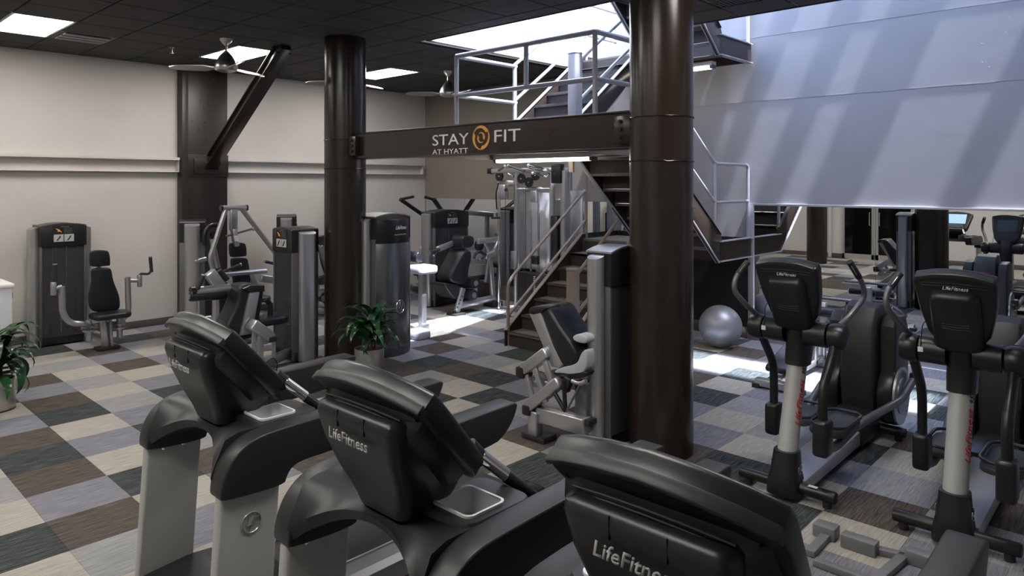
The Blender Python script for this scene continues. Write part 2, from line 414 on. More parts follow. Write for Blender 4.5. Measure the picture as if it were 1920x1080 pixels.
# ---- steel columns
def round_column(x, y, label):
    t = thing('round_column', label, 'column', (x, y, 0), 'round brown steel columns')
    obj('shaft', MB().lathe([(.25, 0), (.25, ZC+.012)], (x, y, 0), 48), 'brown_steel', t)
    for z in (2.30, 2.645):
        rb = MB(); prof = []
        for k in range(60):
            a = 2*PI*k/60; prof.append(V((x+.252*math.cos(a), y+.252*math.sin(a), z+rc.uniform(-.004, .004))))
        rb.tube(prof+[prof[0]], .006, 6); obj('weld_ring', rb, 'brown_steel', t)
    return t
round_column(4.92, 2.985, 'thick round brown steel column at the right in front of the stairs')
round_column(4.92, 7.43, 'thick round brown steel column at the left with the sign beam')
round_column(-.7, 6.9, 'round brown column near the glass doors seen only in the mirror')
t = thing('wall_column', 'flat dark brown steel column standing against the left wall', 'column', (4.71, 10.95, 0))
obj('face_plate', MB().b2((4.44, 10.93, 0), (5.06, 10.96, ZC+.012), .004), 'brown_satin', t)
obj('side_flange', MB().b2((4.35, 10.90, 0), (4.44, 11.085, ZC+.012), .004), 'brown_satin', t)
obj('web', MB().b2((4.70, 10.96, 0), (4.74, 11.085, ZC)), 'brown_satin', t)
obj('splice_plate', MB().b2((4.42, 10.915, 2.22), (5.07, 10.93, 2.56), .004), 'brown_satin', t)
gp = obj('gusset_plate', MB().b2((4.53, 10.89, 2.27), (4.97, 10.915, 2.50), .004), 'brown_satin', t)
for x in (4.60, 4.90): obj('bolt', MB().cyl((x, 10.892, 2.36), (x, 10.86, 2.36), .024, n=6), 'brown_satin', gp)
nb = MB()
for i in range(26): nb.ball((rc.uniform(4.5, 5.0), 10.93, rc.uniform(2.6, 3.8)), rc.uniform(.008, .02), 6, (1, .4, 1))
obj('paint_lumps', nb, 'brown_satin', t)
t = thing('diagonal_brace', 'dark brown steel brace slanting from the wall column up to the ceiling', 'brace', (4.75, 10.8, 2.42))
A, B = V((4.74, 10.76, 2.44)), V((4.62, 8.33, ZC))
obj('brace_web', MB().bar(A, B, .13, .16, .008), 'brown_steel', t)
obj('brace_flange', MB().bar(A+V((0, -.04, .1)), B+V((0, -.04, .1)), .2, .02, .004), 'brown_steel', t)
obj('brace_flange', MB().bar(A+V((0, .04, -.1)), B+V((0, .04, -.1)), .2, .02, .004), 'brown_steel', t)
# ---- beam with the sign
t = thing('sign_beam', 'brown steel beam between the two round columns carrying the sign', 'beam', (4.92, 5.2, 2.41))
obj('web', MB().b2((4.865, 3.2, 2.42), (4.90, 7.22, 2.71)), 'brown_steel', t)
obj('top_flange', MB().b2((4.845, 3.2, 2.705), (5.0, 7.22, 2.722), .003), 'brown_steel', t)
obj('bottom_flange', MB().b2((4.845, 3.2, 2.408), (5.0, 7.22, 2.424), .003), 'brown_steel', t)
for y, sgn in ((7.2, -1), (3.2, 1)):
    cp = obj('end_plate', MB().b2((4.80, min(y, y+sgn*.16), 2.45), (4.865, max(y, y+sgn*.16), 2.68), .004), 'brown_steel', t)
    for z in (2.50, 2.565, 2.63): obj('bolt', MB().cyl((4.81, y+sgn*.09, z), (4.78, y+sgn*.09, z), .016, n=6), 'brown_steel', cp)
def fit_text(name, body, mat_, parent, lo, w_, h_, right, up, shear=0, bold=0, ext=.002):
    o = text_obj(name, body, 1, mat_, None, (0, 0, 0), (1, 0, 0), (0, 1, 0), shear, 0, 1, bold)
    xs = [v.co.x for v in o.data.vertices]; ys = [v.co.y for v in o.data.vertices]
    r, u = V(right).normalized(), V(up).normalized(); n = r.cross(u)
    sx, sy = w_/(max(xs)-min(xs)), h_/(max(ys)-min(ys)); x0, y0 = min(xs), min(ys)
    off = _off(parent) if parent is not None else V((0, 0, 0))
    for v in o.data.vertices: v.co = V(lo)+r*((v.co.x-x0)*sx)+u*((v.co.y-y0)*sy)-off
    bm = bmesh.new(); bm.from_mesh(o.data)
    bmesh.ops.recalc_face_normals(bm, faces=bm.faces)
    if ext > 0:
        for f in bm.faces:
            if f.normal.dot(n) < 0: f.normal_flip()
        rr = bmesh.ops.extrude_face_region(bm, geom=list(bm.faces)); bmesh.ops.translate(bm, verts=[e for e in rr['geom'] if isinstance(e, bmesh.types.BMVert)], vec=n*ext)
    bm.to_mesh(o.data); bm.free(); o.parent = parent
    return o
sx_ = 4.8645
def beam_text(body, p0, p1, hpx, name):                   # p0 = lower left, p1 = lower right in the photograph
    a, b = PX(*p0, sx_), PX(*p1, sx_); top = PX(p0[0], p0[1]-hpx, sx_)
    o = fit_text(name, body, 'ink_white', None, a, abs(a.y-b.y), top.z-a.z, (0, -1, 0), (0, 0, 1))
    return o
for body, p0, p1, hpx, lab in (('STAY', (811, 273.5), (879, 271), 20, 'white letters STAY on the brown beam'), ('FIT', (927, 266.8), (976, 265), 22.5, 'white letters FIT on the brown beam'), ('AT HYATT', (811, 289.6), (877.5, 287.5), 9, 'small white words AT HYATT below on the brown beam')):
    o = beam_text(body, p0, p1, hpx, 'sign_lettering'); tag(o, lab, 'lettering', 'lettering on the beam')
cen = PX(902, 258, sx_)
R0 = (PX(902, 235.5, sx_).z-PX(902, 281, sx_).z)/2
lg = thing('round_emblem', 'round orange swirl emblem between the words on the beam', 'emblem', cen)
def comma(a0, a1, r, w0, head_at_end=True, cx=0, cz=0):
    N = 22; out, inn = [], []
    for k in range(N+1):
        s_ = k/N; q = s_ if head_at_end else 1-s_
        a = math.radians(a0+(a1-a0)*s_); wd = w0*(.08+.92*q**.8)*(1 if q < .86 else math.sqrt(max(.02, 1-((q-.86)/.14)**2)))
        rm = r-wd*.5
        for lst, rr in ((out, rm+wd*.5), (inn, rm-wd*.5)): lst.append(cen+V((0, -(cx+rr*math.cos(a)), cz+rr*math.sin(a))))
    return out+inn[::-1]
for a0, a1, r, w0, he, cx, cz in ((163, 28, R0, .34*R0, True, 0, 0), (272, 155, R0, .34*R0, True, 0, 0), (38, -92, R0, .34*R0, True, 0, 0), (135, -35, .42*R0, .24*R0, True, .03*R0, .03*R0), (-45, -215, .42*R0, .24*R0, True, -.03*R0, -.03*R0)):
    obj('swirl', MB().prism(comma(a0, a1, r, w0, he, cx, cz), (-1, 0, 0), .003), 'ink_orange', lg, 0)
# ---- mirrors
MZ0, MZ1 = .272, 1.822
ysm = PX(1642, 450, XW).y
panels = [(11.05, 9.9, 'nearest the left wall corner'), (9.9, 8.75, 'second from the left corner'), (8.75, 7.6, 'behind the cable machine, left side'), (7.6, 6.47, 'behind the cable machine, right side'),
          (6.44, 5.35, 'seen behind the lower stair flight'), (4.155, ysm, 'behind the front elliptical trainer'), (ysm, .6, 'behind the rear elliptical trainer'), (.6, YR, 'past the right edge of the picture')]
for y1, y0, lab in panels:
    o = obj('wall_mirror', MB().b2((XW-.014, y0+.002, MZ0), (XW-.002, y1-.002, MZ1)), 'mirror', None, 0)
    tag(o, 'tall wall mirror panel '+lab, 'mirror', 'wall mirror panels')
fr = MB().b2((XW-.03, 4.155, .12), (XW, 4.235, MZ1+.03), .004).b2((XW-.03, YR, MZ1), (XW, 4.2, MZ1+.03), .004)
struct('trim_3', fr, 'frame_silver')
struct('trim_4', MB().b2((XW-.03, 5.35, MZ1), (XW, 11.05, MZ1+.03), .004), 'paint_taupe')
struct('wall_under_landing', MB().b2((XW-.02, 4.24, .16), (XW-.001, 5.34, 1.3)), 'brown_shaded')
# ---- rear wall, seen in the mirrors
for i, (y0, y1, lab) in enumerate(((6.02, 6.85, ''), (5.05, 5.97, ''))):
    f = MB()
    f.b2((XR, y0, 0), (XR+.05, y0+.06, 2.15)).b2((XR, y1-.06, 0), (XR+.05, y1, 2.15)).b2((XR, y0, 0), (XR+.05, y1, .14)).b2((XR, y0, 2.07), (XR+.05, y1, 2.15))
    d = struct('door_%d' % (i+1), f, 'door_alu')
    obj('glass', MB().b2((XR+.005, y0+.06, .14), (XR+.02, y1-.06, 2.07)), 'door_black', d, 0)
    obj('handle', MB().tube([(XR+.05, y0+.1 if i == 0 else y1-.1, 1.3), (XR+.1, y0+.1 if i == 0 else y1-.1, 1.3), (XR+.1, y0+.1 if i == 0 else y1-.1, .95), (XR+.05, y0+.1 if i == 0 else y1-.1, .95)], .012), 'door_alu', d)
    if i == 0: fit_text('lettering', 'STAY    FIT', 'ink_silver', d, (XR+.022, y1-.17, 1.66), .45, .07, (0, -1, 0), (0, 0, 1), 0, 0, .001)
struct('trim_5', MB().b2((XR, 7.15, 0), (XR+.06, 7.23, 2.2)).b2((XR, 7.0, 2.12), (XR+.06, 7.25, 2.2)), 'paint_light')
# ================================================================ stairs
RZ, RT, NS = .187, .262, 7
Y1a, Y1b, Y2a, Y2b = 5.34, 6.38, 4.215, 5.24
XS0 = 6.70; XS1 = XS0+6*RT
stair = thing('staircase', 'dark brown switchback steel staircase with carpeted treads rising to the skylight', 'staircase', (XS0, 5.3, 0))
def flight(x0, z0, dr, ya, yb, carpet=True):
    for i in range(NS):
        x = x0+dr*i*RT; z = z0+i*RZ
        obj('riser', MB().b2((min(x, x+dr*.015), ya+.03, z), (max(x, x+dr*.015), yb-.03, z+RZ-.03)), 'stair_carpet' if carpet else 'nosing', stair, 0)
        if i < NS-1:
            a, b = x-dr*.02, x+dr*(RT+.012)
            tr = obj('tread', MB().b2((min(a, b), ya+.03, z+RZ-.035), (max(a, b), yb-.03, z+RZ-.004), .004), 'stair_tread_lit', stair, 0)
            obj('nosing', MB().b2((min(a, a+dr*.035), ya+.03, z+RZ-.04), (max(a, a+dr*.035), yb-.03, z+RZ), .005), 'nosing', tr)
    xe = x0+dr*(NS-1)*RT; ze = z0+NS*RZ; sl = RZ/RT
    for y in (ya, yb):
        top0 = z0+RZ+.04; lo = V((x0-dr*.06, y, max(z0, 0)))
        pts = [(x0-dr*.05, z0+RZ+.02 if z0 == 0 else z0+RZ-.02), (xe, ze+.07), (xe+dr*.12, ze+.07), (xe+dr*.12, ze-.17), (xe, ze-.19)]
        if z0 == 0: pts += [(x0+dr*.20, 0), (x0-dr*.05, 0)]
        else: pts += [(x0+dr*.02, z0-.19), (x0-dr*.10, z0-.19), (x0-dr*.10, z0+.07)]
        obj('stringer', MB().prism([(px_, y-.03, pz_) for px_, pz_ in pts], (0, 1, 0), .03 if y == yb else .03, .003), 'brown_steel', stair)
        cap = [(x0-dr*.05, pts[0][1]), (xe, ze+.07), (xe+dr*.12, ze+.07)]
        cb_ = MB()
        for (xa, za), (xb, zb) in zip(cap, cap[1:]): cb_.bar((xa, y-.015, za), (xb, y-.015, zb), .055, .012, .002)
        obj('stringer_cap', cb_, 'rail_tan' if z0 == 0 else ('rail_grey' if dr > 0 else 'brown_steel'), stair)
        if z0 > 0:
            fb_ = MB().bar((x0, y-.015, z0-.19), (xe, y-.015, ze-.19), .06, .012, .002); obj('bottom_flange', fb_, 'rail_grey', stair)  # grey instead of brown: edge highlight put into the flange colour
L1, L2, L3 = NS*RZ, 2*NS*RZ, 3*NS*RZ
flight(XS0, 0, 1, Y1a, Y1b)
flight(XS1, L1, -1, Y2a, Y2b)
flight(XS0, L2, 1, Y1a, Y1b, False)
flight(XS1, L3, -1, Y2a, Y2b, False)
def landing(z, x0, x1, y0, y1):
    d = obj('landing', MB().b2((x0, y0+.03, z-.05), (x1, y1-.03, z), .003), 'stair_tread_lit', stair, 0)
    obj('landing_frame', MB().b2((x0, y0-.03, z-.17), (x1, y0, z+.075)).b2((x0, y1-.03, z-.17), (x1, y1, z+.075)).b2((x1-.04, y0, z-.17), (x1, y1, z+.075)).b2((x0, y0, z-.17), (x0+.04, y1, z-.05)), 'brown_steel', stair, 0)
    obj('landing_flange', MB().b2((x0, y0-.06, z+.07), (x1, y0+.02, z+.082)).b2((x0, y0-.06, z-.182), (x1, y0+.02, z-.17)), 'rail_grey', stair, 0)  # grey carries the highlight along the landing edges as colour
    obj('joist', MB().b2((x0, (y0+y1)/2-.03, z-.17), (x1, (y0+y1)/2+.03, z-.05)), 'brown_steel', stair, 0)
landing(L1, XS1+.02, XW-.04, Y2a, Y1b)
landing(L3, XS1+.02, XW-.04, Y2a, Y1b)
# platform at the top of the second flight
obj('platform', MB().b2((4.96, Y2a, L2-.06), (XS0-.02, Y1b, L2)), 'stair_tread_lit', stair, 0)
obj('platform_edge', MB().b2((XS0-.06, Y1a-.10, L2-.36), (XS0-.02, Y1a-.04, L2-.06)).b2((XS0-.06, Y2a, L2-.17), (XS0-.02, Y1b, L2-.06)).b2((5.0, Y1b-.05, L2-.2), (XS0-.02, Y1b, L2-.05)).b2((5.0, Y2a, L2-.2), (XS0-.02, Y2a+.05, L2-.05)), 'rail_tan', stair, 0)
def rail(pts, r=.021, m='rail_grey', nm='handrail', bend=.07): return obj(nm, MB().tube(pts, r, 10, bend), m, stair, 60)
sl = RZ/RT
zr = lambda x, base: base+(x-XS0)*sl
yL, yN = 6.36, 5.28
# lower flight, far side
rail([(6.70, yL, 0), (6.70, yL, .80), (6.78, yL, .89), (8.36, yL, .89+(8.36-6.78)*sl)], .022, 'rail_tan')
rail([(6.72, yL, .40), (8.36, yL, .40+(8.36-6.72)*sl)], .02, 'rail_tan', 'middle_rail')
rail([(8.38, yL, 1.2), (8.38, yL, 2.45)], .028, 'rail_tan', 'rail_post')
# newel of the lower flight and its rails
nw = obj('newel_post', MB().prism([(6.70+a, yN+b, 0) for a, b in rrect(0, 0, .13, .13, .03)], (0, 0, 1), 1.07), 'rail_tan', stair)
obj('newel_cap', MB().prism([(6.70+a, yN+b, 1.07) for a, b in rrect(0, 0, .145, .145, .035)], (0, 0, 1), .03, .012), 'rail_tan', nw)
rail([(6.75, yN, 1.0), (8.2, yN, 1.0+1.45*sl)], .022, 'rail_tan')
rail([(6.75, yN, .52), (8.2, yN, .52+1.45*sl)], .02, 'rail_tan', 'middle_rail')
# second flight, near side
yR = 4.225
rail([(6.75, yR, 2.37+(8.24-6.75)*sl), (8.24, yR, 2.37), (9.19, yR, 2.37), (9.19, yR, 1.38)], .022)
rail([(6.75, yR, 1.88+(8.24-6.75)*sl), (8.24, yR, 1.88), (9.19, yR, 1.88)], .02, 'rail_grey', 'middle_rail')
rail([(8.24, yR, 1.38), (8.24, yR, 2.37)], .022, 'rail_grey', 'rail_post')
# platform guard rails
zt, zm = 3.665, 3.185; xa = 5.79; yc = 4.28
rail([(xa, yL, zt), (xa, yc, zt), (6.70, yc, zt)], .03, 'rail_grey', 'guard_rail', .03)
rail([(xa, yL, zm), (xa, yc, zm), (6.70, yc, zm)], .027, 'rail_grey', 'guard_rail', .03)
rail([(xa, yL, zt), (6.86, yL, zt)], .026, 'rail_grey', 'guard_rail'); rail([(xa, yL, zm), (6.86, yL, zm)], .024, 'rail_grey', 'guard_rail')
for x, y in ((xa, yL), (xa, yc), (6.70, yc), (6.83, yL)): rail([(x, y, L2-.1), (x, y, zt)], .028, 'rail_grey', 'rail_post')
ypm = 5.22
rail([(xa, ypm, zm), (xa, ypm, zt)], .028, 'rail_grey', 'rail_post')
# third flight
rail([(6.80, yL, zt), (8.36, yL, zt+(8.36-6.80)*sl)], .024); rail([(6.83, yL, zm+.03), (8.36, yL, zm+.03+(8.36-6.83)*sl)], .022, 'rail_grey', 'middle_rail')
rail([(8.38, yL, L3-.1), (8.38, yL, 5.0)], .028, 'rail_grey', 'rail_post')
rail([(8.38, yL, 4.78), (9.15, yL, 4.78)], .024, 'rail_grey', 'guard_rail'); rail([(8.38, yL, 4.32), (9.15, yL, 4.32)], .022, 'rail_grey', 'guard_rail')
nw = obj('newel_post', MB().prism([(6.74+a, yN+b, L2) for a, b in rrect(0, 0, .14, .14, .03)], (0, 0, 1), 1.06), 'rail_grey', stair)
obj('newel_cap', MB().prism([(6.74+a, yN+b, L2+1.06) for a, b in rrect(0, 0, .15, .15, .035)], (0, 0, 1), .03, .012), 'rail_grey', nw)
rail([(6.8, yN, L2+.98), (8.25, yN, L2+.98+1.45*sl)], .024); rail([(6.8, yN, L2+.5), (8.25, yN, L2+.5+1.45*sl)], .022, 'rail_grey', 'middle_rail')
rail([(6.9, yR, L3+.98+(8.24-6.9)*sl), (8.24, yR, L3+.98), (9.19, yR, L3+.98), (9.19, yR, L3)], .024)
# fluorescent fittings under platform and landing
for nm, lab, a, b in (('tube_light', 'long white fluorescent fitting under the stair platform below the sign beam', (6.42, 6.3, 2.40), (6.42, 4.75, 2.40)), ('tube_light', 'short white fluorescent fitting under the upper stair landing at the wall', (8.60, 5.9, L3-.27), (8.60, 4.42, L3-.27))):
    t = thing(nm, lab, 'light fitting', a, 'fluorescent fittings under the stairs')
    a, b = V(a), V(b)
    obj('housing', MB().b2((a.x-.06, b.y, a.z+.02), (a.x+.06, a.y, a.z+.075), .006), 'white_metal', t)
    obj('tube', MB().b2((a.x-.05, b.y+.04, a.z-.02), (a.x+.05, a.y-.04, a.z+.022), .012), 'tube_light', t)
    for y in (a.y-.02, b.y+.02): obj('end_cap', MB().b2((a.x-.055, y-.02, a.z-.022), (a.x+.055, y+.02, a.z+.03), .004), 'silver_dark', t)
# ================================================================ ceiling fans
def fan(x, y, rot, label):
    t = thing('ceiling_fan', label, 'ceiling fan', (x, y, ZC), 'three-blade ceiling fans')
    z = ZC
    obj('canopy', MB().lathe([(.005, z), (.075, z), (.07, z-.03), (.025, z-.085), (.015, z-.09)], (x, y, 0)), 'nickel', t)
    obj('rod', MB().cyl((x, y, z-.08), (x, y, z-.17), .013), 'nickel', t)
    obj('motor', MB().lathe([(.012, z-.15), (.03, z-.165), (.075, z-.215), (.115, z-.28), (.135, z-.34), (.135, z-.375), (.12, z-.40), (.07, z-.415), (.004, z-.418)], (x, y, 0)), 'nickel', t)
    for k in range(3):
        a = rot+k*2*PI/3; d, e = V((math.cos(a), math.sin(a), 0)), V((-math.sin(a), math.cos(a), 0))
        p = V((x, y, z-.37)); rings = []
        for s_, wd in ((.08, .05), (.16, .05), (.25, .11), (.45, .10), (.60, .075), (.66, .03)):
            c = p+d*s_; th = .006; tl = .22*wd
            rings.append([c+e*wd*.5+V((0, 0, tl-th)), c+e*wd*.5+V((0, 0, tl+th)), c-e*wd*.5+V((0, 0, -tl+th)), c-e*wd*.5+V((0, 0, -tl-th))])
        obj('blade', MB().loft(rings), 'nickel', t)
fan(3.917, 8.496, math.radians(141), 'brushed metal ceiling fan in front of the dark wall column')
fan(7.47, 8.404, math.radians(139), 'brushed metal ceiling fan just left of the upper stair railing')
fan(5.72, 8.45, math.radians(135), 'brushed metal ceiling fan mostly hidden behind the left round column')
t = thing('sprinkler_head', 'small brass sprinkler head hanging from the ceiling left of the fan', 'sprinkler', (3.677, 9.548, ZC))
obj('rosette', MB().cyl((3.677, 9.548, ZC-.012), (3.677, 9.548, ZC), .035), 'nickel', t)
obj('deflector', MB().cyl((3.677, 9.548, ZC-.08), (3.677, 9.548, ZC-.012), .012).cyl((3.677, 9.548, ZC-.085), (3.677, 9.548, ZC-.08), .025), 'nickel', t)
# ================================================================ treadmills
def treadmill():
    t = thing('treadmill', 'treadmill', 'treadmill', (0, 0, 0), 'black and grey treadmills in the front row')
    # base
    obj('motor_cover', MB().prism([(x, -.40, z) for x, z in ((-.14, .03), (-.14, .12), (-.06, .20), (.20, .225), (.50, .20), (.56, .16), (.56, .03))], (0, 1, 0), .80, .025, 3), 'hood', t)
    for s_ in (-1, 1):
        obj('side_rail', MB().prism([(.1, s_*.33+a*.08, z) for a, z in ((-1, .10), (-1, .19), (-.6, .215), (.6, .215), (1, .19), (1, .10))], (1, 0, 0), 1.92, .008), 'silver_dark', t)
        obj('rear_cap', MB().b2((2.0, s_*.33-.085, .06), (2.1, s_*.33+.085, .215), .02), 'black_plastic', t)
    for s_ in (-1, 1): obj('rail_strip', MB().b2((.5, s_*.262-.006, .19), (2.0, s_*.262+.006, .217), .002), 'silver', t)
    obj('belt', MB().b2((.45, -.255, .155), (2.03, .255, .185), .01), 'belt', t)
    obj('deck_frame', MB().b2((.3, -.36, .05), (2.0, .36, .15)), 'black_matte', t)
    for x in (.05, 1.9):
        for s_ in (-1, 1): obj('foot', MB().cyl((x, s_*.33, 0), (x, s_*.33, .06), .035), 'black_rubber', t)
    for s_ in (-1, 1):
        y0 = s_*.405
        # upright: flat blade leaning slightly back
        pr = [(-.045, .12), (.225, .12), (.275, .86), (.005, .88)]
        up = obj('upright', MB().prism([(x, y0-.03, z) for x, z in pr], (0, 1, 0), .06, .018, 3), 'upright', t)
        if s_ < 0:
            lgc = V((.135, y0-.032, .68)); em = MB()
            ring = [lgc+V((.043*math.cos(2*PI*k/28), 0, .043*math.sin(2*PI*k/28))) for k in range(29)]
            em.tube(ring, .0034, 6)
            for a, b in (((-.010, .034), (-.024, -.008)), ((-.024, -.008), (.0, -.008)), ((.012, .018), (.034, .022)), ((.012, .018), (-.010, -.036)), ((.003, -.003), (.022, .0))):
                em.bar(lgc+V((a[0], -.002, a[1])), lgc+V((b[0], -.002, b[1])), .0065, .005, .001)
            obj('emblem', em, 'nickel', up)
        for x in (.08, .175):
            obj('bolt', MB().ball((x, y0-s_*.032, .805), .013, 10), 'chrome', up)
        # hood side lobe and arm in one profile
        pf = [(-.01, .835), (.0, .90), (.03, .965), (.08, 1.015), (.15, 1.045), (.25, 1.055), (.6, 1.062), (1.16, 1.075), (1.20, 1.07), (1.205, 1.05), (1.17, .985), (1.11, .93), (1.04, .905), (.5, .885), (.37, .885), (.315, .87), (.29, .835), (.28, .80), (.0, .815)]
        obj('arm', MB().prism(smooth_outline([(x, y0-.055, z) for x, z in pf], 2), (0, 1, 0), .11, .022, 3), 'hood', t)
        obj('arm_seam', MB().b2((.70, y0-.0565, .9), (.704, y0+.0565, 1.072)), 'ink_black', t)
    # hood: saddle between the uprights
    rings = []
    N = 40
    for k in range(N+1):
        y = -.36+.72*k/N; q = abs(y)/.36
        ztop = 1.03+.022*q**3; zb = .975-.135*q**2.2
        xf = .12-.115*q**2.0; xr = .47-.02*q
        rings.append([V((xf, y, zb)), V((xf-.012, y, zb+.03+.02*q)), V((xf+.01, y, (zb+ztop)/2)), V((xf+.05, y, ztop-.02)), V((xf+.11, y, ztop)), V((.235, y, ztop)), V((.246, y, ztop-.012)), V((.25, y, .985)), V((xr-.03, y, .985)), V((xr, y, .97)), V((xr+.005, y, .95)), V((xr-.05, y, .925)), V((xr-.16, y, min(.93, zb+.02)))])
    obj('hood', MB().loft(rings), 'hood', t, 50)
    for s_ in (-1, 1):
        # tray with a sunk bottle bin
        cx, cy = .325, s_*.235
        to, ti_ = rrect(cx+.035, cy, .31, .26, .05), rrect(cx+.035, cy, .295, .245, .045)
        ro = rrect(cx, cy, .18, .19, .028); ri = rrect(cx, cy, .162, .172, .022); rd = rrect(cx, cy, .12, .13, .02)
        L = lambda o_, z: [V((p, q, z)) for p, q in o_]
        obj('tray', MB().loft([L(to, .96), L(to, 1.048), L(ti_, 1.060), L(ro, 1.060), L(ro, .99)], cap=False), 'hood', t)
        bn = obj('cup_rim', MB().loft([L(ro, 1.058), L(ro, 1.068), L(ri, 1.068), L(ri, 1.052)], cap=False), 'cup_rim', t)
        obj('bottle_bin', MB().loft([L(ri, 1.064), L(rd, .988)], cap=False).prism(L(rd, .9885), (0, 0, -1), .0005), 'cup', bn)
    # console back shell
    def ring(z, x0, x1, hw, r): return [V((a, b, z)) for a, b in rrect((x0+x1)/2, 0, x1-x0, 2*hw, r, 5)]
    obj('console_shell', MB().loft([ring(1.02, .13, .33, .135, .05), ring(1.07, .115, .36, .155, .05), ring(1.16, .075, .38, .195, .05), ring(1.26, .035, .34, .215, .045), ring(1.345, .015, .25, .225, .04), ring(1.372, .018, .23, .222, .04), ring(1.388, .04, .2, .205, .04)]), 'black_plastic', t, 50)
    for yy in (-.075, .075): obj('shell_seam', MB().b2((.0145, yy-.0008, 1.32), (.02, yy+.0008, 1.375)), 'ink_black', t)
    # screen housing: slab tilted 45 degrees
    u = V((-.30, 0, .32)).normalized(); n = V((.32, 0, .30)).normalized(); o0 = V((.385, 0, 1.165))
    H_ = .455
    def P(y, v, d=0): return o0+u*v+n*d+V((0, y, 0))
    out = [(-.235, 0), (-.25, .03), (-.305, .38), (-.30, .412), (-.23, .444), (-.12, .472), (0, .485), (.12, .472), (.23, .444), (.30, .412), (.305, .38), (.25, .03), (.235, 0)]
    obj('screen_housing', MB().prism([P(y, v, -.055) for y, v in out], n, .085, .02, 3), 'black_plastic', t)
    out2 = [(-.235, .05), (-.27, .36), (-.2, .385), (.2, .385), (.27, .36), (.235, .05)]
    obj('housing_back', MB().loft([[P(y, v, -.05) for y, v in out2], [P(y*.93, .06+(v-.06)*.95, -.10) for y, v in out2], [P(y*.8, .08+(v-.08)*.85, -.125) for y, v in out2]]), 'black_plastic', t, 50)
    obj('top_trim', MB().prism([P(y, v, -.06) for y, v in ((-.302, .40), (-.298, .422), (-.23, .454), (-.12, .482), (0, .495), (.12, .482), (.23, .454), (.298, .422), (.302, .40), (.23, .432), (.12, .46), (0, .474), (-.12, .46), (-.23, .432))], n, .035, .005), 'hood', t)
    for k in range(4):
        sb = MB(); v = .418-k*.016
        sb.tube([P(-.21, v-.028, -.083-.006*k), P(-.1, v-.006, -.086-.006*k), P(0, v, -.087-.006*k), P(.1, v-.006, -.086-.006*k), P(.21, v-.028, -.083-.006*k)], .0035, 6)
        obj('vent_slot', sb, 'ink_black', t)
    for yy, v in ((-.27, .36), (.27, .36), (-.235, .05), (.1, .02), (-.1, .02)): obj('screw_hole', MB().cyl(P(yy*.93, v+.01, -.058), P(yy*.93, v+.01, -.062), .006, n=10), 'ink_black', t)
    obj('screen', MB().prism([P(a, b, .0305) for a, b in rrect(0, .27, .40, .25, .01)], n, .002), 'screen', t, 0)
    obj('keypad', MB().prism([P(a, b, .0305) for a, b in rrect(0, .085, .34, .09, .02)], n, .003), 'silver_dark', t, 0)
    # name on the back shell
    fit_text('lettering', 'LifeFitness', 'ink_silver', t, (.0115, .115, 1.276), .225, .043, (0, -1, -.0), (-.20, 0, 1), .35, .012, .0015)
    # grips: chrome bars with rubber hand holds running from the console to the arms
    obj('control_pod', MB().prism([(a, b, 1.13) for a, b in rrect(.41, 0, .15, .40, .06)], (-.25, 0, 1), .07, .025, 3), 'black_plastic', t)
    for s_ in (-1, 1):
        a, b = V((.40, s_*.165, 1.20)), V((.645, s_*.285, .965)); d = b-a
        obj('grip_mount', MB().cyl(a-d*.03, a+d*.12, .036, .028, 16), 'black_plastic', t)
        g = obj('grip_bar', MB().tube([a+d*.1, a+d*.5], .021, 14), 'chrome', t)
        obj('rubber_grip', MB().tube([a+d*.48, b], .023, 14), 'black_plastic', g)
        obj('sensor_plate', MB().tube([a+d*.16+V((0, 0, .012)), a+d*.5+V((0, 0, .012))], .018, 10), 'silver', g)
    obj('safety_cord', MB().tube([(.42, .05, 1.2), (.50, .06, 1.24), (.55, .10, 1.18), (.52, .13, 1.06)], .003, 6, .03), 'ink_black', t)
    return t
T0 = treadmill()
TLAB = [(1.30, 3.31, 'treadmill farthest left, with a full view of its two grey uprights'), (1.30, 1.96, 'middle treadmill of the three, below the potted plant'), (1.30, .86, 'nearest treadmill, its big dark console at the bottom right')]
for i, (x, y, lab) in enumerate(TLAB):
    o = T0 if i == 0 else dup(T0)
    o.location = (x, y, 0); o['label'] = lab
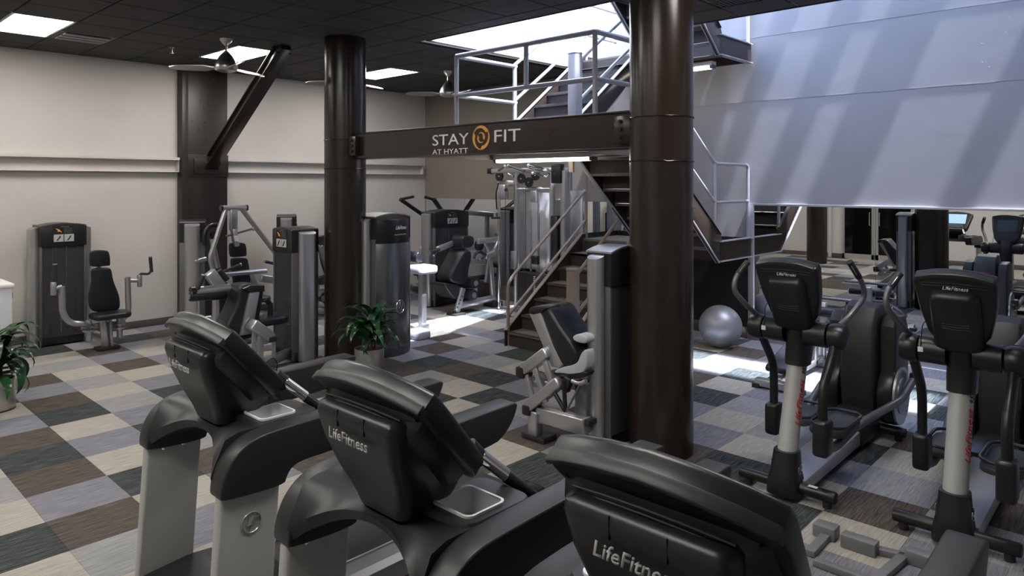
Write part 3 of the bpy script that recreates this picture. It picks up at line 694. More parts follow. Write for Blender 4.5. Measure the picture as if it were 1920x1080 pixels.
# ================================================================ elliptical trainers
def elliptical():
    t = thing('elliptical_trainer', 'elliptical', 'elliptical trainer', (0, 0, 0), 'elliptical trainers by the mirror')
    # floor frame
    obj('base_beam', MB().prism([(x, -.12, z) for x, z in ((.05, .04), (.05, .12), (1.22, .16), (1.22, .05))], (0, 1, 0), .24, .008), 'frame_silver', t)
    obj('rear_base', MB().prism([(x, -.14, z) for x, z in ((1.18, .04), (1.18, .19), (1.32, .26), (1.98, .26), (2.02, .04))], (0, 1, 0), .28, .02), 'black_plastic', t)
    for x, nm in ((.02, 'front_foot'), (1.66, 'rear_foot')):
        f = obj(nm, MB().cyl((x, -.33, .075), (x, .33, .075), .04, n=20, bev=.012), 'black_plastic', t)
        for s_ in (-1, 1): obj('leveller', MB().cyl((x, s_*.27, 0), (x, s_*.27, .05), .028), 'black_rubber', f)
    # post
    obj('boot', MB().loft([[V((c+a, b, z)) for a, b in rrect(0, 0, w_, h_, .06)] for z, c, w_, h_ in ((.03, .03, .25, .22), (.1, .015, .23, .205), (.18, .02, .19, .18), (.31, .037, .165, .16))]), 'black_plastic', t)
    for s_ in (-1, 1):
        lc = V((.025, s_*.092, .20)); em = MB()
        em.tube([lc+V((.028*math.cos(2*PI*k/20), 0, .034*math.sin(2*PI*k/20))) for k in range(21)], .004, 6)
        em.bar(lc+V((-.004, 0, .024)), lc+V((-.014, 0, -.008)), .006, .005, 0).bar(lc+V((.012, 0, .018)), lc+V((-.002, 0, -.028)), .006, .005, 0).bar(lc+V((.0, 0, -.002)), lc+V((.014, 0, .0)), .006, .005, 0)
        obj('emblem', em, 'chrome', t)
    def pz(z): return .045+(z-.3)*.30
    obj('post', MB().loft([[V((pz(z)+.068*math.cos(2*PI*k/32), .066*math.sin(2*PI*k/32), z)) for k in range(32)] for z in (.29, .92)]), 'upright', t)
    sh = V((-.30, 0, 1)).normalized()
    nn = V((-.5, -.87, .15)).normalized(); ru = V((.30, 0, 1)).normalized(); uu = nn.cross(ru).normalized()
    fit_text('lettering', 'LifeFitness', 'ink_red', t, V((pz(.47), 0, .47))+nn*.0685-uu*.02, .31, .042, ru, uu, .3, .012, .0015)
    fit_text('lettering', '95x', 'ink_black', t, V((pz(.80), 0, .80))+nn*.0685-uu*.02, .07, .03, ru, uu, .3, .012, .0015)
    obj('neck', MB().loft([[V((c+a, b, z)) for a, b in rrect(0, 0, w_, h_, .06)] for z, c, w_, h_ in ((.86, .225, .165, .16), (.98, .255, .18, .165), (1.10, .235, .19, .16), (1.22, .19, .17, .20))]), 'black_plastic', t)
    # console: tilted wide slab with rounded top
    u = V((-.42, 0, .95)).normalized(); n = V((.95, 0, .42)).normalized(); o0 = V((.21, 0, 1.19))
    def P(y, v, d=0): return o0+u*v+n*d+V((0, y, 0))
    out = [(-.11, -.03), (-.165, .05), (-.197, .20), (-.217, .40), (-.207, .43), (-.1, .455), (0, .462), (.1, .455), (.207, .43), (.217, .40), (.197, .20), (.165, .05), (.11, -.03)]
    obj('console', MB().prism([P(y, v, -.06) for y, v in out], n, .10, .025, 3), 'black_plastic', t)
    obj('console_back', MB().loft([[P(a, b, -.05) for a, b in rrect(0, .15, .27, .42, .05)], [P(a, b, -.10) for a, b in rrect(0, .15, .25, .39, .05)], [P(a, b, -.115) for a, b in rrect(0, .15, .21, .35, .05)]]), 'black_plastic', t, 50)
    obj('top_trim', MB().prism([P(y, v, -.063) for y, v in ((-.2, .405), (-.196, .435), (-.1, .462), (0, .469), (.1, .462), (.196, .435), (.2, .405), (.1, .432), (0, .44), (-.1, .432))], n, .05, .006), 'hood', t)
    for k in range(2): obj('vent_slot', MB().tube([P(-.17, .40-.018*k, -.061), P(0, .408-.018*k, -.062), P(.17, .40-.018*k, -.061)], .003, 6), 'ink_black', t)
    for k in range(3): obj('vent_slot', MB().tube([P(-.07, .16-.016*k, -.115), P(0, .156-.016*k, -.117), P(.07, .16-.016*k, -.115)], .003, 6), 'ink_black', t)
    fit_text('lettering', 'LifeFitness', 'ink_white', t, P(.06, .362, -.0625), .135, .026, (0, -1, 0), u, .35, .012, .0015)
    obj('screen', MB().prism([P(a, b, .0405) for a, b in rrect(0, .26, .26, .2, .01)], n, .002), 'screen_dim', t, 0)
    # pivot drums, one each side
    pv = V((.20, 0, 1.09))
    for s_ in (-1, 1):
        d = obj('pivot_drum', MB().cyl(pv+V((0, s_*.07, 0)), pv+V((0, s_*.215, 0)), .084, n=28).cyl(pv+V((0, s_*.22, 0)), pv+V((0, s_*.335, 0)), .089, n=28, bev=.03), 'black_plastic', t)
    obj('heart_rate_cord', MB().tube([(.16, .12, 1.34), (.12, .19, 1.26), (.12, .2, 1.12)], .003, 6, .03), 'ink_black', t)
    obj('white_tag', MB().b2((.112, .185, 1.085), (.118, .215, 1.115)), 'ink_white', t)
    # moving arms: right arm forward, left arm back
    for s_, hi, lo, ped in ((-1, [(.26, -.27, 1.16), (.36, -.30, 1.205), (.47, -.37, 1.34), (.44, -.36, 1.44), (.33, -.31, 1.59)], [(.16, -.27, 1.04), (.10, -.27, .96), (-.03, -.27, .83), (-.06, -.27, .74), (-.06, -.27, .56)], (.05, .44)),
                            (1, [(.20, .27, 1.16), (.08, .30, 1.24), (-.02, .36, 1.36), (0, .36, 1.45), (.10, .31, 1.56)], [(.24, .27, 1.02), (.31, .27, .94), (.43, .27, .80), (.46, .27, .70), (.46, .27, .44)], (.58, .29))):
        a = obj('handle_arm', MB().tube(hi, .0185, 12, .07), 'silver_dark', t)
        obj('rubber_grip', MB().tube([V(hi[-2])*.75+V(hi[-1])*.25, hi[-1]], .0225, 12), 'black_rubber', a)
        obj('sensor_plate', MB().bar(V(hi[-2])*.6+V(hi[-1])*.4+V((-.018, 0, 0)), V(hi[-2])*.15+V(hi[-1])*.85+V((-.018, 0, 0)), .018, .012, .003), 'silver', a)
        obj('swing_arm', MB().tube(lo, .030, 14, .1), 'black_plastic', t)
        e = V(lo[-1])
        obj('arm_joint', MB().box(e+V((0, 0, -.08)), (.13, .10, .235), .025, None, 3), 'black_plastic', t)
        x0, z0 = ped
        # pedal link from the joint to the crank at the rear drum
        obj('pedal_link', MB().tube([(e.x, s_*.27, e.z-.15), (x0+.12, s_*.27, z0-.09), (x0+.55, s_*.27, z0-.05), (1.30, s_*.30, (z0+.34)/2-.02), (1.62, s_*.31, .36 if s_ < 0 else .40), (1.86, s_*.33, .47 if s_ < 0 else .36)], .030, 12, .1), 'silver_dark', t)
        obj('crank_joint', MB().box((1.90, s_*.34, .48 if s_ < 0 else .36), (.11, .08, .10), .02), 'black_plastic', t)
        pd = obj('pedal', MB().prism([(x0+.30+p, s_*.21+q, z0-.02) for p, q in rrect(0, 0, .46, .23, .08)], (0, 0, 1), .045, .012), 'pedal', t)
        rimp = [V((x0+.30+p, s_*.21+q, z0+.045)) for p, q in rrect(.02, 0, .44, .23, .08)]
        obj('pedal_rim', MB().tube(rimp[0:11]+rimp[-1:] if False else rimp+[rimp[0]], .012, 8), 'black_plastic', pd)
        # rear drum with grey disc
        obj('drum', MB().cyl((1.72, s_*.15, .36), (1.72, s_*.27, .36), .245, n=40, bev=.02), 'black_plastic', t)
        obj('disc', MB().cyl((1.72, s_*.268, .36), (1.72, s_*.285, .36), .235, n=40).cyl((1.72, s_*.284, .36), (1.72, s_*.289, .36), .15, n=40), 'silver', t)
    # rear housing: broad middle tower and two lower side towers
    mid = [(1.50, .22), (1.47, .5), (1.52, .95), (1.60, 1.08), (1.72, 1.115), (1.88, 1.09), (2.0, .95), (2.05, .3)]
    obj('housing', MB().prism([(x, -.135, z) for x, z in mid], (0, 1, 0), .27, .035, 3), 'hood', t)
    for s_ in (-1, 1):
        sd_ = [(1.60, .3), (1.60, .94), (1.68, 1.02), (1.92, 1.0), (1.99, .9), (2.01, .3)]
        obj('side_housing', MB().prism([(x, s_*.205-.06, z) for x, z in sd_], (0, 1, 0), .12, .025, 3), 'hood', t)
    fit_text('lettering', 'LifeFitness', 'ink_red', t, (2.052, -.07, .86), .14, .03, (0, 1, 0), (-.1, 0, 1), .3, .01, .001)
    return t
E0 = elliptical()
for i, (x, y, lab) in enumerate(((4.77, 1.93, 'elliptical trainer standing nearer the round column, left of the pair'), (4.80, .945, 'elliptical trainer at the right edge of the picture'))):
    o = E0 if i == 0 else dup(E0)
    o.location = (x, y, 0); o['label'] = lab
o = obj('sticker', MB().b2((4.757, 1.715, .1155), (4.79, 1.775, .117)), 'ink_white', None, 0)
o.parent = E0; o.location = -V(E0.location)
# ================================================================ weight towers
def tower(t, cx, cy, rot, w_=.70, d_=.34, h_=1.60, front='smoke', placard=True, name_back=False):
    """front faces local -y; cx, cy is the centre on the floor"""
    m = Mx.Translation((cx, cy, 0)) @ Mx.Rotation(rot, 4, 'Z')
    N = 14
    zt_ = lambda x: h_-.07*(abs(x)/(w_/2))**2
    for s_ in (-1, 1):
        b = MB(m); x0 = s_*(w_/2-.055)
        o1 = rrect(x0, 0, .11, d_*.64, .053); b.loft([[V((p, q, z+(zt_(p)-h_ if z > 1 else 0))) for p, q in o1] for z in (.02, h_-.01)]); obj('side_column', b, 'silver', t)
    for s_ in (-1, 1):
        b = MB(m); x0 = s_*(w_/2-.105); b.b2((x0-.012, -d_/2-.004, .02), (x0+.012, d_/2+.004, zt_(x0)+.012), .004); obj('end_frame', b, 'silver_dark', t)
    b = MB(m)                                              # arched black cap
    ring = [(-w_/2+.09+(w_-.18)*k/N) for k in range(N+1)]
    b.prism([(x, -d_/2-.012, zt_(x)) for x in ring]+[(w_/2-.09, -d_/2-.012, h_-.30), (-w_/2+.09, -d_/2-.012, h_-.30)], (0, 1, 0), d_+.02, .006); cap = obj('cap', b, 'black_plastic', t)
    b = MB(m); b.b2((-w_/2+.09, -d_/2+.02, .02), (w_/2-.09, d_/2-.02, .12), .01); obj('base', b, 'black_matte', t)
    if front != 'smoke':
        b = MB(m)
        b.prism([(x, -d_/2-.016, zt_(x)+.002) for x in ring]+[(x, -d_/2-.016, zt_(x)+.016) for x in reversed(ring)], (0, 1, 0), d_+.03); obj('top_cover', b, 'silver', t)
    if front == 'smoke':
        b = MB(m); b.b2((-w_/2+.1, -d_/2+.004, .12), (w_/2-.1, -d_/2+.010, h_-.30)); obj('front_panel', b, 'smoke', t, 0)
        b = MB(m); b.b2((-w_/2+.1, d_/2-.015, .12), (w_/2-.1, d_/2-.005, h_-.30)); obj('back_panel', b, 'smoke_dark', t, 0)
    elif front == 'flat':
        b = MB(m); b.b2((-w_/2+.1, -d_/2+.004, .12), (w_/2-.1, d_/2-.01, h_-.30)); obj('front_panel', b, 'tower_curve', t, 0); return m
    else:
        b = MB(m); pts = []
        for k in range(N+1):
            x = -w_/2+.1+(w_-.2)*k/N; pts.append((x, -d_/2-.10*(1-(2*x/(w_-.2))**2)))
        b.prism([(x, y, .10) for x, y in pts]+[(w_/2-.1, -d_/2+.01, .10), (-w_/2+.1, -d_/2+.01, .10)], (0, 0, 1), h_-.45, .004); obj('front_panel', b, 'tower_curve', t)
        b = MB(m); b.prism([(x, y-.004, .0) for x, y in pts]+[(w_/2-.1, -d_/2+.03, .0), (-w_/2+.1, -d_/2+.03, .0)], (0, 0, 1), .11, .004); obj('kick_plate', b, 'smoke_dark', t)
        b = MB(m); b.prism([(x, y-.002, h_-.36) for x, y in pts]+[(w_/2-.1, -d_/2+.03, h_-.36), (-w_/2+.1, -d_/2+.03, h_-.36)], (0, 0, 1), .30, .01); obj('name_panel', b, 'black_plastic', t)
    b = MB(m)
    for k in range(16): b.b2((-.15, -.07, .14+k*.033), (.15, .07, .17+k*.033), .003, 1)
    st = obj('weight_stack', b, 'stack', t)
    b = MB(m); b.cyl((-.08, 0, .12), (-.08, 0, h_-.3), .012).cyl((.08, 0, .12), (.08, 0, h_-.3), .012); obj('guide_rods', b, 'chrome', t)
    b = MB(m); b.cyl((0, -.071, .42), (0, -.10, .42), .010); obj('pin', b, 'ink_white', st)
    b = MB(m); b.bar((0, -.075, .16), (0, -.075, .62), .012, .004, 0); obj('weight_labels', b, 'ink_silver', st)
    if placard:
        b = MB(m); b.b2((-.13, -d_/2-.018, h_-.255), (.13, -d_/2-.010, h_-.03), .003); pl = obj('placard', b, 'ink_black', t, 0)
        b = MB(m)
        for s_ in (-1, 1): b.b2((s_*.06-.055, -d_/2-.020, h_-.24), (s_*.06+.055, -d_/2-.0175, h_-.145))
        obj('exercise_pictures', b, 'ink_silver', pl, 0)
        b = MB(m)
        for s_ in (-1, 1): b.tube([(s_*.06-.02, -d_/2-.0205, h_-.225), (s_*.06, -d_/2-.0205, h_-.20), (s_*.06+.02, -d_/2-.0205, h_-.165)], .008, 6)
        obj('exercise_figures', b, 'ink_black', pl, 0)
        b = MB(m); b.ball((-.06, -d_/2-.0185, h_-.095), .014, 8, (1, .2, 1.2)).tube([(-.09, -d_/2-.0185, h_-.07), (-.06, -d_/2-.0185, h_-.085), (-.03, -d_/2-.0185, h_-.115)], .006, 6); obj('muscle_picture', b, 'ink_orange', pl, 0)
        b = MB(m)
        for k in range(5): b.b2((0, -d_/2-.0195, h_-.125+k*.014), (.10-.01*(k % 2), -d_/2-.0178, h_-.120+k*.014))
        b.b2((-.04, -d_/2-.0195, h_-.052), (.06, -d_/2-.0178, h_-.042)); obj('small_print', b, 'silver_dark', pl, 0)
    return m
def pads(nm, pts, ax, th, t, m='vinyl', bev=.025, it=2):
    return obj(nm, MB().prism(smooth_outline(pts, it), ax, th, bev, 3), m, t, 60)
QY = lambda Y, k: (lambda x, y: PY(*k(x, y), Y))
def frame(t, pts, r=.03, nm='frame_tube', m='silver', bend=.06, n=12): return obj(nm, MB().tube(pts, r, n, bend), m, t, 60)
def beam(t, a, b, w_=.06, h_=.09, nm='frame_beam', m='silver', bev=.012): return obj(nm, MB().bar(a, b, w_, h_, bev), m, t, 50)
def grip(t, a, b, r=.02, nm='hand_grip'):
    g = obj(nm, MB().tube([a, b], r, 12), 'black_rubber', t); a, b = V(a), V(b); d = (b-a).normalized()
    obj('end_cap', MB().cyl(b, b+d*.012, r*1.05, n=12), 'silver', g); return g
def roller(t, a, b, r=.06, nm='roller_pad'):
    g = obj(nm, MB().cyl(a, b, r, n=24, bev=.018), 'vinyl', t); a, b = V(a), V(b); d = (b-a).normalized()
    obj('roller_cap', MB().cyl(b, b+d*.008, r*.5, n=16).cyl(a-d*.008, a, r*.5, n=16), 'silver', g); return g
# ---- pectoral fly machine against the left wall
k4 = lambda x, y: (40+x/3.857, 400+y/3.857)
t = thing('pectoral_fly_machine', 'chest fly weight machine with two upright arms alone at the left wall', 'weight machine', (3.05, 10.4, 0), 'weight machines')
xa_, xb_ = PY(59, 640, 10.62).x, PY(176, 640, 10.62).x
tower(t, (xa_+xb_)/2, 10.80, 0, xb_-xa_, .36, 1.60)
Y = 10.02; q = QY(Y, k4)
pads('headrest', [q(500, 285), q(520, 268), q(620, 266), q(640, 285), q(648, 370), q(635, 382), q(512, 388), q(498, 370)], (0, 1, 0), .06, t)
pads('backrest', [q(508, 415), q(530, 395), q(640, 392), q(657, 410), q(668, 490), q(712, 590), q(720, 670), q(705, 700), q(640, 708), q(530, 715), q(500, 690), q(490, 640), q(494, 580), q(515, 500)], (0, 1, 0), .07, t)
beam(t, (q(585, 560)+V((0, .09, 0))), (q(570, 300)+V((0, .09, 0))), .05, .05, 'back_post')
s0 = q(620, 740)
obj('seat', MB().prism([(s0.x+a, s0.y-.12+b, s0.z-.01) for a, b in rrect(0, 0, .44, .36, .1)], (0, 0, 1), .07, .025, 3), 'vinyl', t, 60)
f0 = q(618, 970); f0.z = 0
beam(t, (f0.x-.03, Y-.06, .02), (s0.x-.06, Y-.04, s0.z-.02), .06, .08, 'seat_post')
beam(t, (f0.x+.03, Y-.08, .02), (s0.x+.02, Y-.04, s0.z-.02), .035, .06, 'adjuster')
obj('foot_plate', MB().b2((f0.x-.15, Y-.14, 0), (f0.x+.12, Y+.02, .04), .01), 'black_rubber', t)
beam(t, (f0.x, Y+.02, .12), (f0.x-.05, 10.66, .12), .08, .1)
for nm, pv, path, hb, ht in (('left_arm', q(488, 830), [(460, 800), (350, 795), (298, 725), (292, 530)], [(292, 530), (232, 545)], [(245, 545), (243, 372)]), ('right_arm', q(710, 810), [(715, 775), (750, 750), (775, 700), (768, 462)], [(780, 485), (855, 488)], None)):
    dY = .16 if nm == 'left_arm' else 0
    qq = QY(Y-dY, k4); pvp = pv
    obj('pivot', MB().cyl(pvp+V((0, 0, -.16)), pvp+V((0, 0, .10)), .036).cyl(pvp+V((0, 0, -.04)), pvp+V((0, 0, -.02)), .075).cyl(pvp+V((0, 0, .01)), pvp+V((0, 0, .03)), .07), 'silver', t)
    frame(t, [pvp]+[qq(*p) for p in path], .036, 'swing_arm', 'silver', .14)
    frame(t, [qq(*p) for p in hb], .025, 'handle_arm')
    obj('handle_block', MB().box(qq(*hb[1]), (.05, .07, .16), .01), 'silver', t)
    if ht: grip(t, qq(*ht[0]), qq(*ht[1]), .024)
    else:
        frame(t, [qq(855, 470), qq(858, 435), qq(920, 440), qq(940, 415), qq(938, 380)], .016, 'handle', 'black_rubber', .05)
        grip(t, qq(942, 425), qq(932, 318), .022)
beam(t, q(440, 825)+V((0, .05, 0)), q(760, 800)+V((0, .05, 0)), .06, .08, 'cross_beam')
# ---- overhead press with A-frame arms
k5 = lambda x, y: (340+x/4.154, 380+y/4.154)
t = thing('overhead_press_machine', 'tall A-frame press machine with dark seat in front of the brown wall column', 'weight machine', (4.5, 9.4, 0), 'weight machines')
tower(t, 4.05, 9.80, math.radians(66), .66, .30, 1.63)
Y = 9.2; q = QY(Y, k5)
frame(t, [q(312, 43), q(508, 40)], .036, 'top_bar'); 
for p in ((312, 43), (508, 40)): obj('end_cap', MB().cyl(q(*p)+V((-.012, 0, 0)), q(*p)+V((.012, 0, 0)), .04), 'black_plastic', t)
beam(t, q(405, 50), q(405, 215), .10, .06, 'mast'); beam(t, q(405, 205), q(428, 340), .10, .06, 'mast')
obj('warning_label', MB().prism([q(392, 255)+V((0, -.06, 0)), q(425, 255)+V((0, -.06, 0)), q(432, 300)+V((0, -.06, 0)), q(402, 300)+V((0, -.06, 0))], (0, 1, 0), .003), 'ink_white', t, 0)
frame(t, [q(345, 55), q(222, 430), q(250, 545)], .032, 'press_arm'); frame(t, [q(475, 55), q(735, 395), q(765, 520)], .032, 'press_arm')
frame(t, [q(345, 262), q(560, 203)], .014, 'link_rod', 'silver_dark'); obj('rod_end', MB().ball(q(562, 203), .028), 'silver', t)
pads('headrest', [q(378, 325), q(400, 312), q(490, 312), q(508, 330), q(514, 410), q(500, 420), q(400, 428), q(385, 415)], (0, 1, 0), .06, t)
pads('backrest', [q(392, 445), q(410, 430), q(510, 430), q(522, 445), q(540, 560), q(545, 720), q(430, 720), q(405, 560)], (0, 1, 0), .07, t)
frame(t, [q(250, 550)+V((0, -.2, 0)), q(605, 522)+V((0, -.2, 0))], .034, 'front_bar'); frame(t, [q(540, 545), q(575, 640)], .034); beam(t, q(575, 580)+V((0, -.15, 0)), q(760, 608)+V((0, -.15, 0)), .06, .10)
grip(t, q(268, 530)+V((0, -.2, 0)), q(405, 474)+V((0, -.2, 0))); grip(t, q(750, 482), q(650, 458))
frame(t, [q(375, 182)+V((0, .25, 0)), q(285, 180)+V((0, .25, 0)), q(243, 240)+V((0, .25, 0)), q(243, 340)+V((0, .25, 0))], .032, 'cable_arm', 'black_plastic', .1)
frame(t, [q(300, 290)+V((0, .25, 0)), q(350, 520)+V((0, .25, 0))], .035); obj('pulley', MB().cyl(q(320, 260)+V((0, .2, 0)), q(320, 260)+V((0, .25, 0)), .06), 'black_plastic', t)
b0 = q(268, 600); frame(t, [b0, V((b0.x, Y, 0.02))], .045, 'leg_post'); frame(t, [q(180, 475)+V((0, .3, 0)), q(270, 450)+V((0, .3, 0))], .03)
s0 = q(490, 720); obj('seat', MB().prism([(s0.x+a, s0.y-.22+b, s0.z-.06) for a, b in rrect(0, 0, .40, .42, .1)], (0, 0, 1), .07, .025, 3), 'vinyl', t, 60)
beam(t, (s0.x, Y-.15, .0), (s0.x, Y-.15, s0.z-.05), .08, .1, 'seat_post'); beam(t, (4.1, 9.4, .08), (s0.x, Y-.15, .08), .08, .1); obj('foot_plate', MB().b2((s0.x-.25, Y-.3, 0), (s0.x+.25, Y-.1, .03), .008), 'black_rubber', t)
# ---- leg extension with the dark tower in front of the left column
t = thing('leg_extension_machine', 'leg machine with dark placard tower and tilted seat behind the left treadmill', 'weight machine', (4.2, 7.75, 0), 'weight machines')
tower(t, 4.46, 7.80, -PI/2, .64, .34, 1.60)
Y = 7.45; q = QY(Y, k5)
pads('backrest', [q(455, 655), q(520, 632), q(640, 640), q(650, 680), q(635, 780), q(600, 1000), q(560, 1060), q(420, 1090), q(330, 1060), q(350, 960), q(405, 860), q(445, 760)], (0, 1, 0), .30, t, 'vinyl', .05)
obj('spine', MB().prism([q(525, 700)+V((0, -.03, 0)), q(605, 690)+V((0, -.03, 0)), q(545, 1020)+V((0, -.03, 0)), q(450, 1035)+V((0, -.03, 0))], (0, 1, 0), .06, .015), 'silver', t)
obj('spine_cap', MB().prism([q(465, 668)+V((0, -.035, 0)), q(535, 640)+V((0, -.035, 0)), q(640, 642)+V((0, -.035, 0)), q(640, 690)+V((0, -.035, 0)), q(520, 700)+V((0, -.035, 0))], (0, 1, 0), .07, .015), 'black_plastic', t)
beam(t, q(500, 930)+V((0, -.12, 0)), q(640, 1030)+V((0, -.12, 0)), .15, .12, 'bracket'); obj('bracket_cap', MB().box(q(650, 1045)+V((0, -.12, 0)), (.10, .17, .06), .012), 'black_plastic', t)
for a, b in (((512, 975), (505, 1150)), ((555, 1020), (550, 1180)), ((660, 1010), (665, 1180))): beam(t, q(*a)+V((0, -.16, 0)), q(*b)+V((0, -.16, 0)), .02, .045, 'link', 'silver', .004)
beam(t, q(500, 1130)+V((0, -.14, 0)), q(680, 1110)+V((0, -.14, 0)), .05, .06); beam(t, (3.7, Y-.1, .10), (4.4, 7.75, .10), .09, .1); beam(t, (3.75, Y-.12, 0), (3.75, Y-.12, .55), .07, .09, 'seat_post')
obj('foot_plate', MB().b2((3.6, Y-.35, 0), (3.9, Y+.15, .03), .008), 'black_rubber', t)
frame(t, [q(150, 715)+V((0, .25, 0)), q(455, 682)+V((0, .25, 0))], .05, 'roller_bar'); roller(t, q(140, 752)+V((0, .25, 0)), q(430, 735)+V((0, .25, 0)), .055)
obj('end_cap', MB().cyl(q(150, 715)+V((0, .25, 0)), q(185, 711)+V((0, .25, 0)), .054), 'black_plastic', t)
beam(t, q(310, 560)+V((0, .3, 0)), q(400, 680)+V((0, .3, 0)), .10, .12, 'arm_lever'); grip(t, q(185, 690)+V((0, .2, 0)), q(235, 582)+V((0, .2, 0)), .024)
grip(t, q(390, 545)+V((0, .3, 0)), q(455, 620)+V((0, .3, 0)), .03)
frame(t, [q(185, 960)+V((0, .35, 0)), q(340, 940)+V((0, .35, 0))], .04)
frame(t, [q(640, 880)+V((0, .1, 0)), q(700, 1100)+V((0, .1, 0))], .05, 'lever_arm'); frame(t, [q(690, 760)+V((0, .1, 0)), q(730, 800)+V((0, .1, 0)), q(725, 900)+V((0, .1, 0)), q(700, 960)+V((0, .1, 0))], .03, 'cable_cam', 'black_plastic')
obj('seat', MB().prism([(3.95+a, 7.6+b, .52) for a, b in rrect(0, 0, .46, .42, .1)], (0, 0, 1), .09, .03, 3), 'vinyl', t, 60)
# ---- machine at the left wall behind the column
t = thing('seated_dip_machine', 'weight machine partly hidden between the dark tower and the left round column', 'weight machine', (5.9, 10.3, 0), 'weight machines')
tower(t, 5.84, 10.50, math.radians(60), .62, .28, 1.62)
k2_ = lambda x, y: (340+x/4.153, 360+y/4.153)
Y = 9.9; q = QY(Y, k2_)
pads('headrest', [q(1062, 350), q(1085, 338), q(1150, 336), q(1166, 350), q(1172, 425), q(1085, 430)], (0, 1, 0), .07, t)
beam(t, q(1065, 420)+V((0, -.05, 0)), q(1180, 720)+V((0, -.05, 0)), .07, .10, 'back_post', 'silver_dark')
pads('backrest', [q(1065, 440), q(1180, 430), q(1260, 700), q(1150, 720)], (0, 1, 0), .08, t)
frame(t, [q(1060, 740), q(1180, 740)], .06); roller(t, q(1080, 650), q(1085, 710), .09); roller(t, q(1105, 830), q(1190, 830), .10)
frame(t, [q(1060, 870), q(1200, 910)], .045); beam(t, (5.75, 10.3, .08), (6.5, 9.7, .08), .08, .10)
beam(t, (6.45, 9.75, 0), (6.45, 9.75, .5), .08, .1, 'seat_post'); obj('seat', MB().prism([(6.45+a, 9.72+b, .48) for a, b in rrect(0, 0, .4, .4, .1)], (0, 0, 1), .08, .03, 3), 'vinyl', t, 60)
obj('foot_plate', MB().b2((6.3, 9.5, 0), (6.7, 9.7, .04), .01), 'black_rubber', t)
# ---- curved tower right of the left column
t = thing('leg_curl_machine', 'weight machine with a curved dark steel tower right of the left column and plant', 'weight machine', (5.4, 7.2, 0), 'weight machines')
mt = tower(t, 5.36, 7.24, 0, .72, .36, 1.74, 'curve', False)
for tx_, x_, z_, w_, h_, s_ in (('LifeFitness', 5.36-.03, 1.555, .19, .045, .35), ('SIGNATURE SERIES', 5.36-.045, 1.485, .20, .013, 0)):
    o = fit_text('lettering', tx_, 'ink_white', t, (x_, 0, z_), w_, h_, (1, 0, 0), (0, 0, 1), s_, .01, 0)
    for v in o.data.vertices:
        xl = v.co.x+t.location.x-5.36; v.co.y = 7.24-.18-.10*(1-(2*xl/.52)**2)-.005-t.location.y
em = MB(); lc = V((5.40, 7.24-.18-.103, .60)); em.tube([lc+V((.06*math.cos(2*PI*k/24), 0, .08*math.sin(2*PI*k/24))) for k in range(25)], .005, 6)
em.bar(lc+V((.01, 0, .06)), lc+V((-.02, 0, -.02)), .01, .008, 0).bar(lc+V((.03, 0, .04)), lc+V((0, 0, -.07)), .01, .008, 0); obj('emblem', em, 'chrome', t)
Y = 7.75; p = PY(797, 506, Y)
obj('seat', MB().prism([(p.x-.05+a, Y+b, p.z-.04) for a, b in rrect(0, 0, .34, .36, .08)], (0, 0, 1), .11, .03, 3), 'vinyl_white', t, 60)
pads('backrest', [PY(783, 470, Y+.1), PY(794, 478, Y+.1), PY(795, 492, Y+.1), PY(780, 492, Y+.1)], (0, 1, 0), .3, t, 'vinyl', .02, 1)
obj('foot_plate', MB().prism([(PY(795, 612, 7.5).x-.06+a, 7.55+b, 0) for a, b in rrect(0, 0, .26, .3, .07)], (0, 0, 1), .12, .03, 3), 'vinyl_white', t, 60)
beam(t, (5.5, 7.4, .09), (p.x, 7.7, .09), .08, .1); beam(t, (p.x-.05, Y, .0), (p.x-.05, Y, p.z-.04), .08, .1, 'seat_post')
roller(t, PY(790, 545, 7.9), PY(800, 545, 7.9)+V((0, .3, 0)), .07)
# ---- chest press with placard tower at the back left
k6 = lambda x, y: (780+x/4.5, 360+y/4.5)
t = thing('chest_press_machine', 'seated press machine with arched placard tower in front of the far mirror', 'weight machine', (7.9, 8.8, 0), 'weight machines')
xa_, xb_ = PY(807, 560, 9.18).x, PY(885, 560, 9.18).x
tower(t, (xa_+xb_)/2, 9.35, 0, xb_-xa_, .34, 1.66)
Y = 8.45; q = QY(Y, k6); D = V((0, .17, 0))
pads('headrest', [q(388, 390), q(412, 366), q(480, 370), q(498, 390), q(490, 465), q(410, 478), q(390, 460)], (0, 1, 0), .26, t)
pads('backrest', [q(405, 485), q(470, 488), q(482, 560), q(455, 640), q(442, 780), q(380, 790), q(288, 762), q(300, 680), q(350, 590)], (0, 1, 0), .36, t, 'vinyl', .05)
frame(t, [q(470, 500)+D, q(490, 560)+D, q(450, 690)+D, q(440, 780)+D], .03, 'back_post')
pads('seat', [q(240, 785), q(255, 765), q(390, 795), q(400, 815), q(380, 870), q(345, 910), q(310, 890), q(270, 830)], (0, 1, 0), .38, t, 'vinyl', .04)
beam(t, q(390, 810)+V((0, -.02, 0)), q(335, 1015)+V((0, -.02, 0)), .05, .10, 'seat_post')
for k in range(5): obj('adjuster_hole', MB().cyl(q(372-13*k, 880+30*k)+V((0, -.047, 0)), q(372-13*k, 880+30*k)+V((0, -.04, 0)), .012), 'ink_black', t)
f0 = q(335, 1025); obj('foot_plate', MB().b2((f0.x-.12, Y-.12, 0), (f0.x+.12, Y+.1, .035), .01), 'black_rubber', t)
beam(t, (f0.x+.05, Y, .14), (f0.x+1.0, Y+.12, .14), .09, .10, 'base_beam'); obj('foot_plate', MB().b2((f0.x+.85, Y, 0), (f0.x+1.1, Y+.24, .09), .01), 'black_rubber', t)
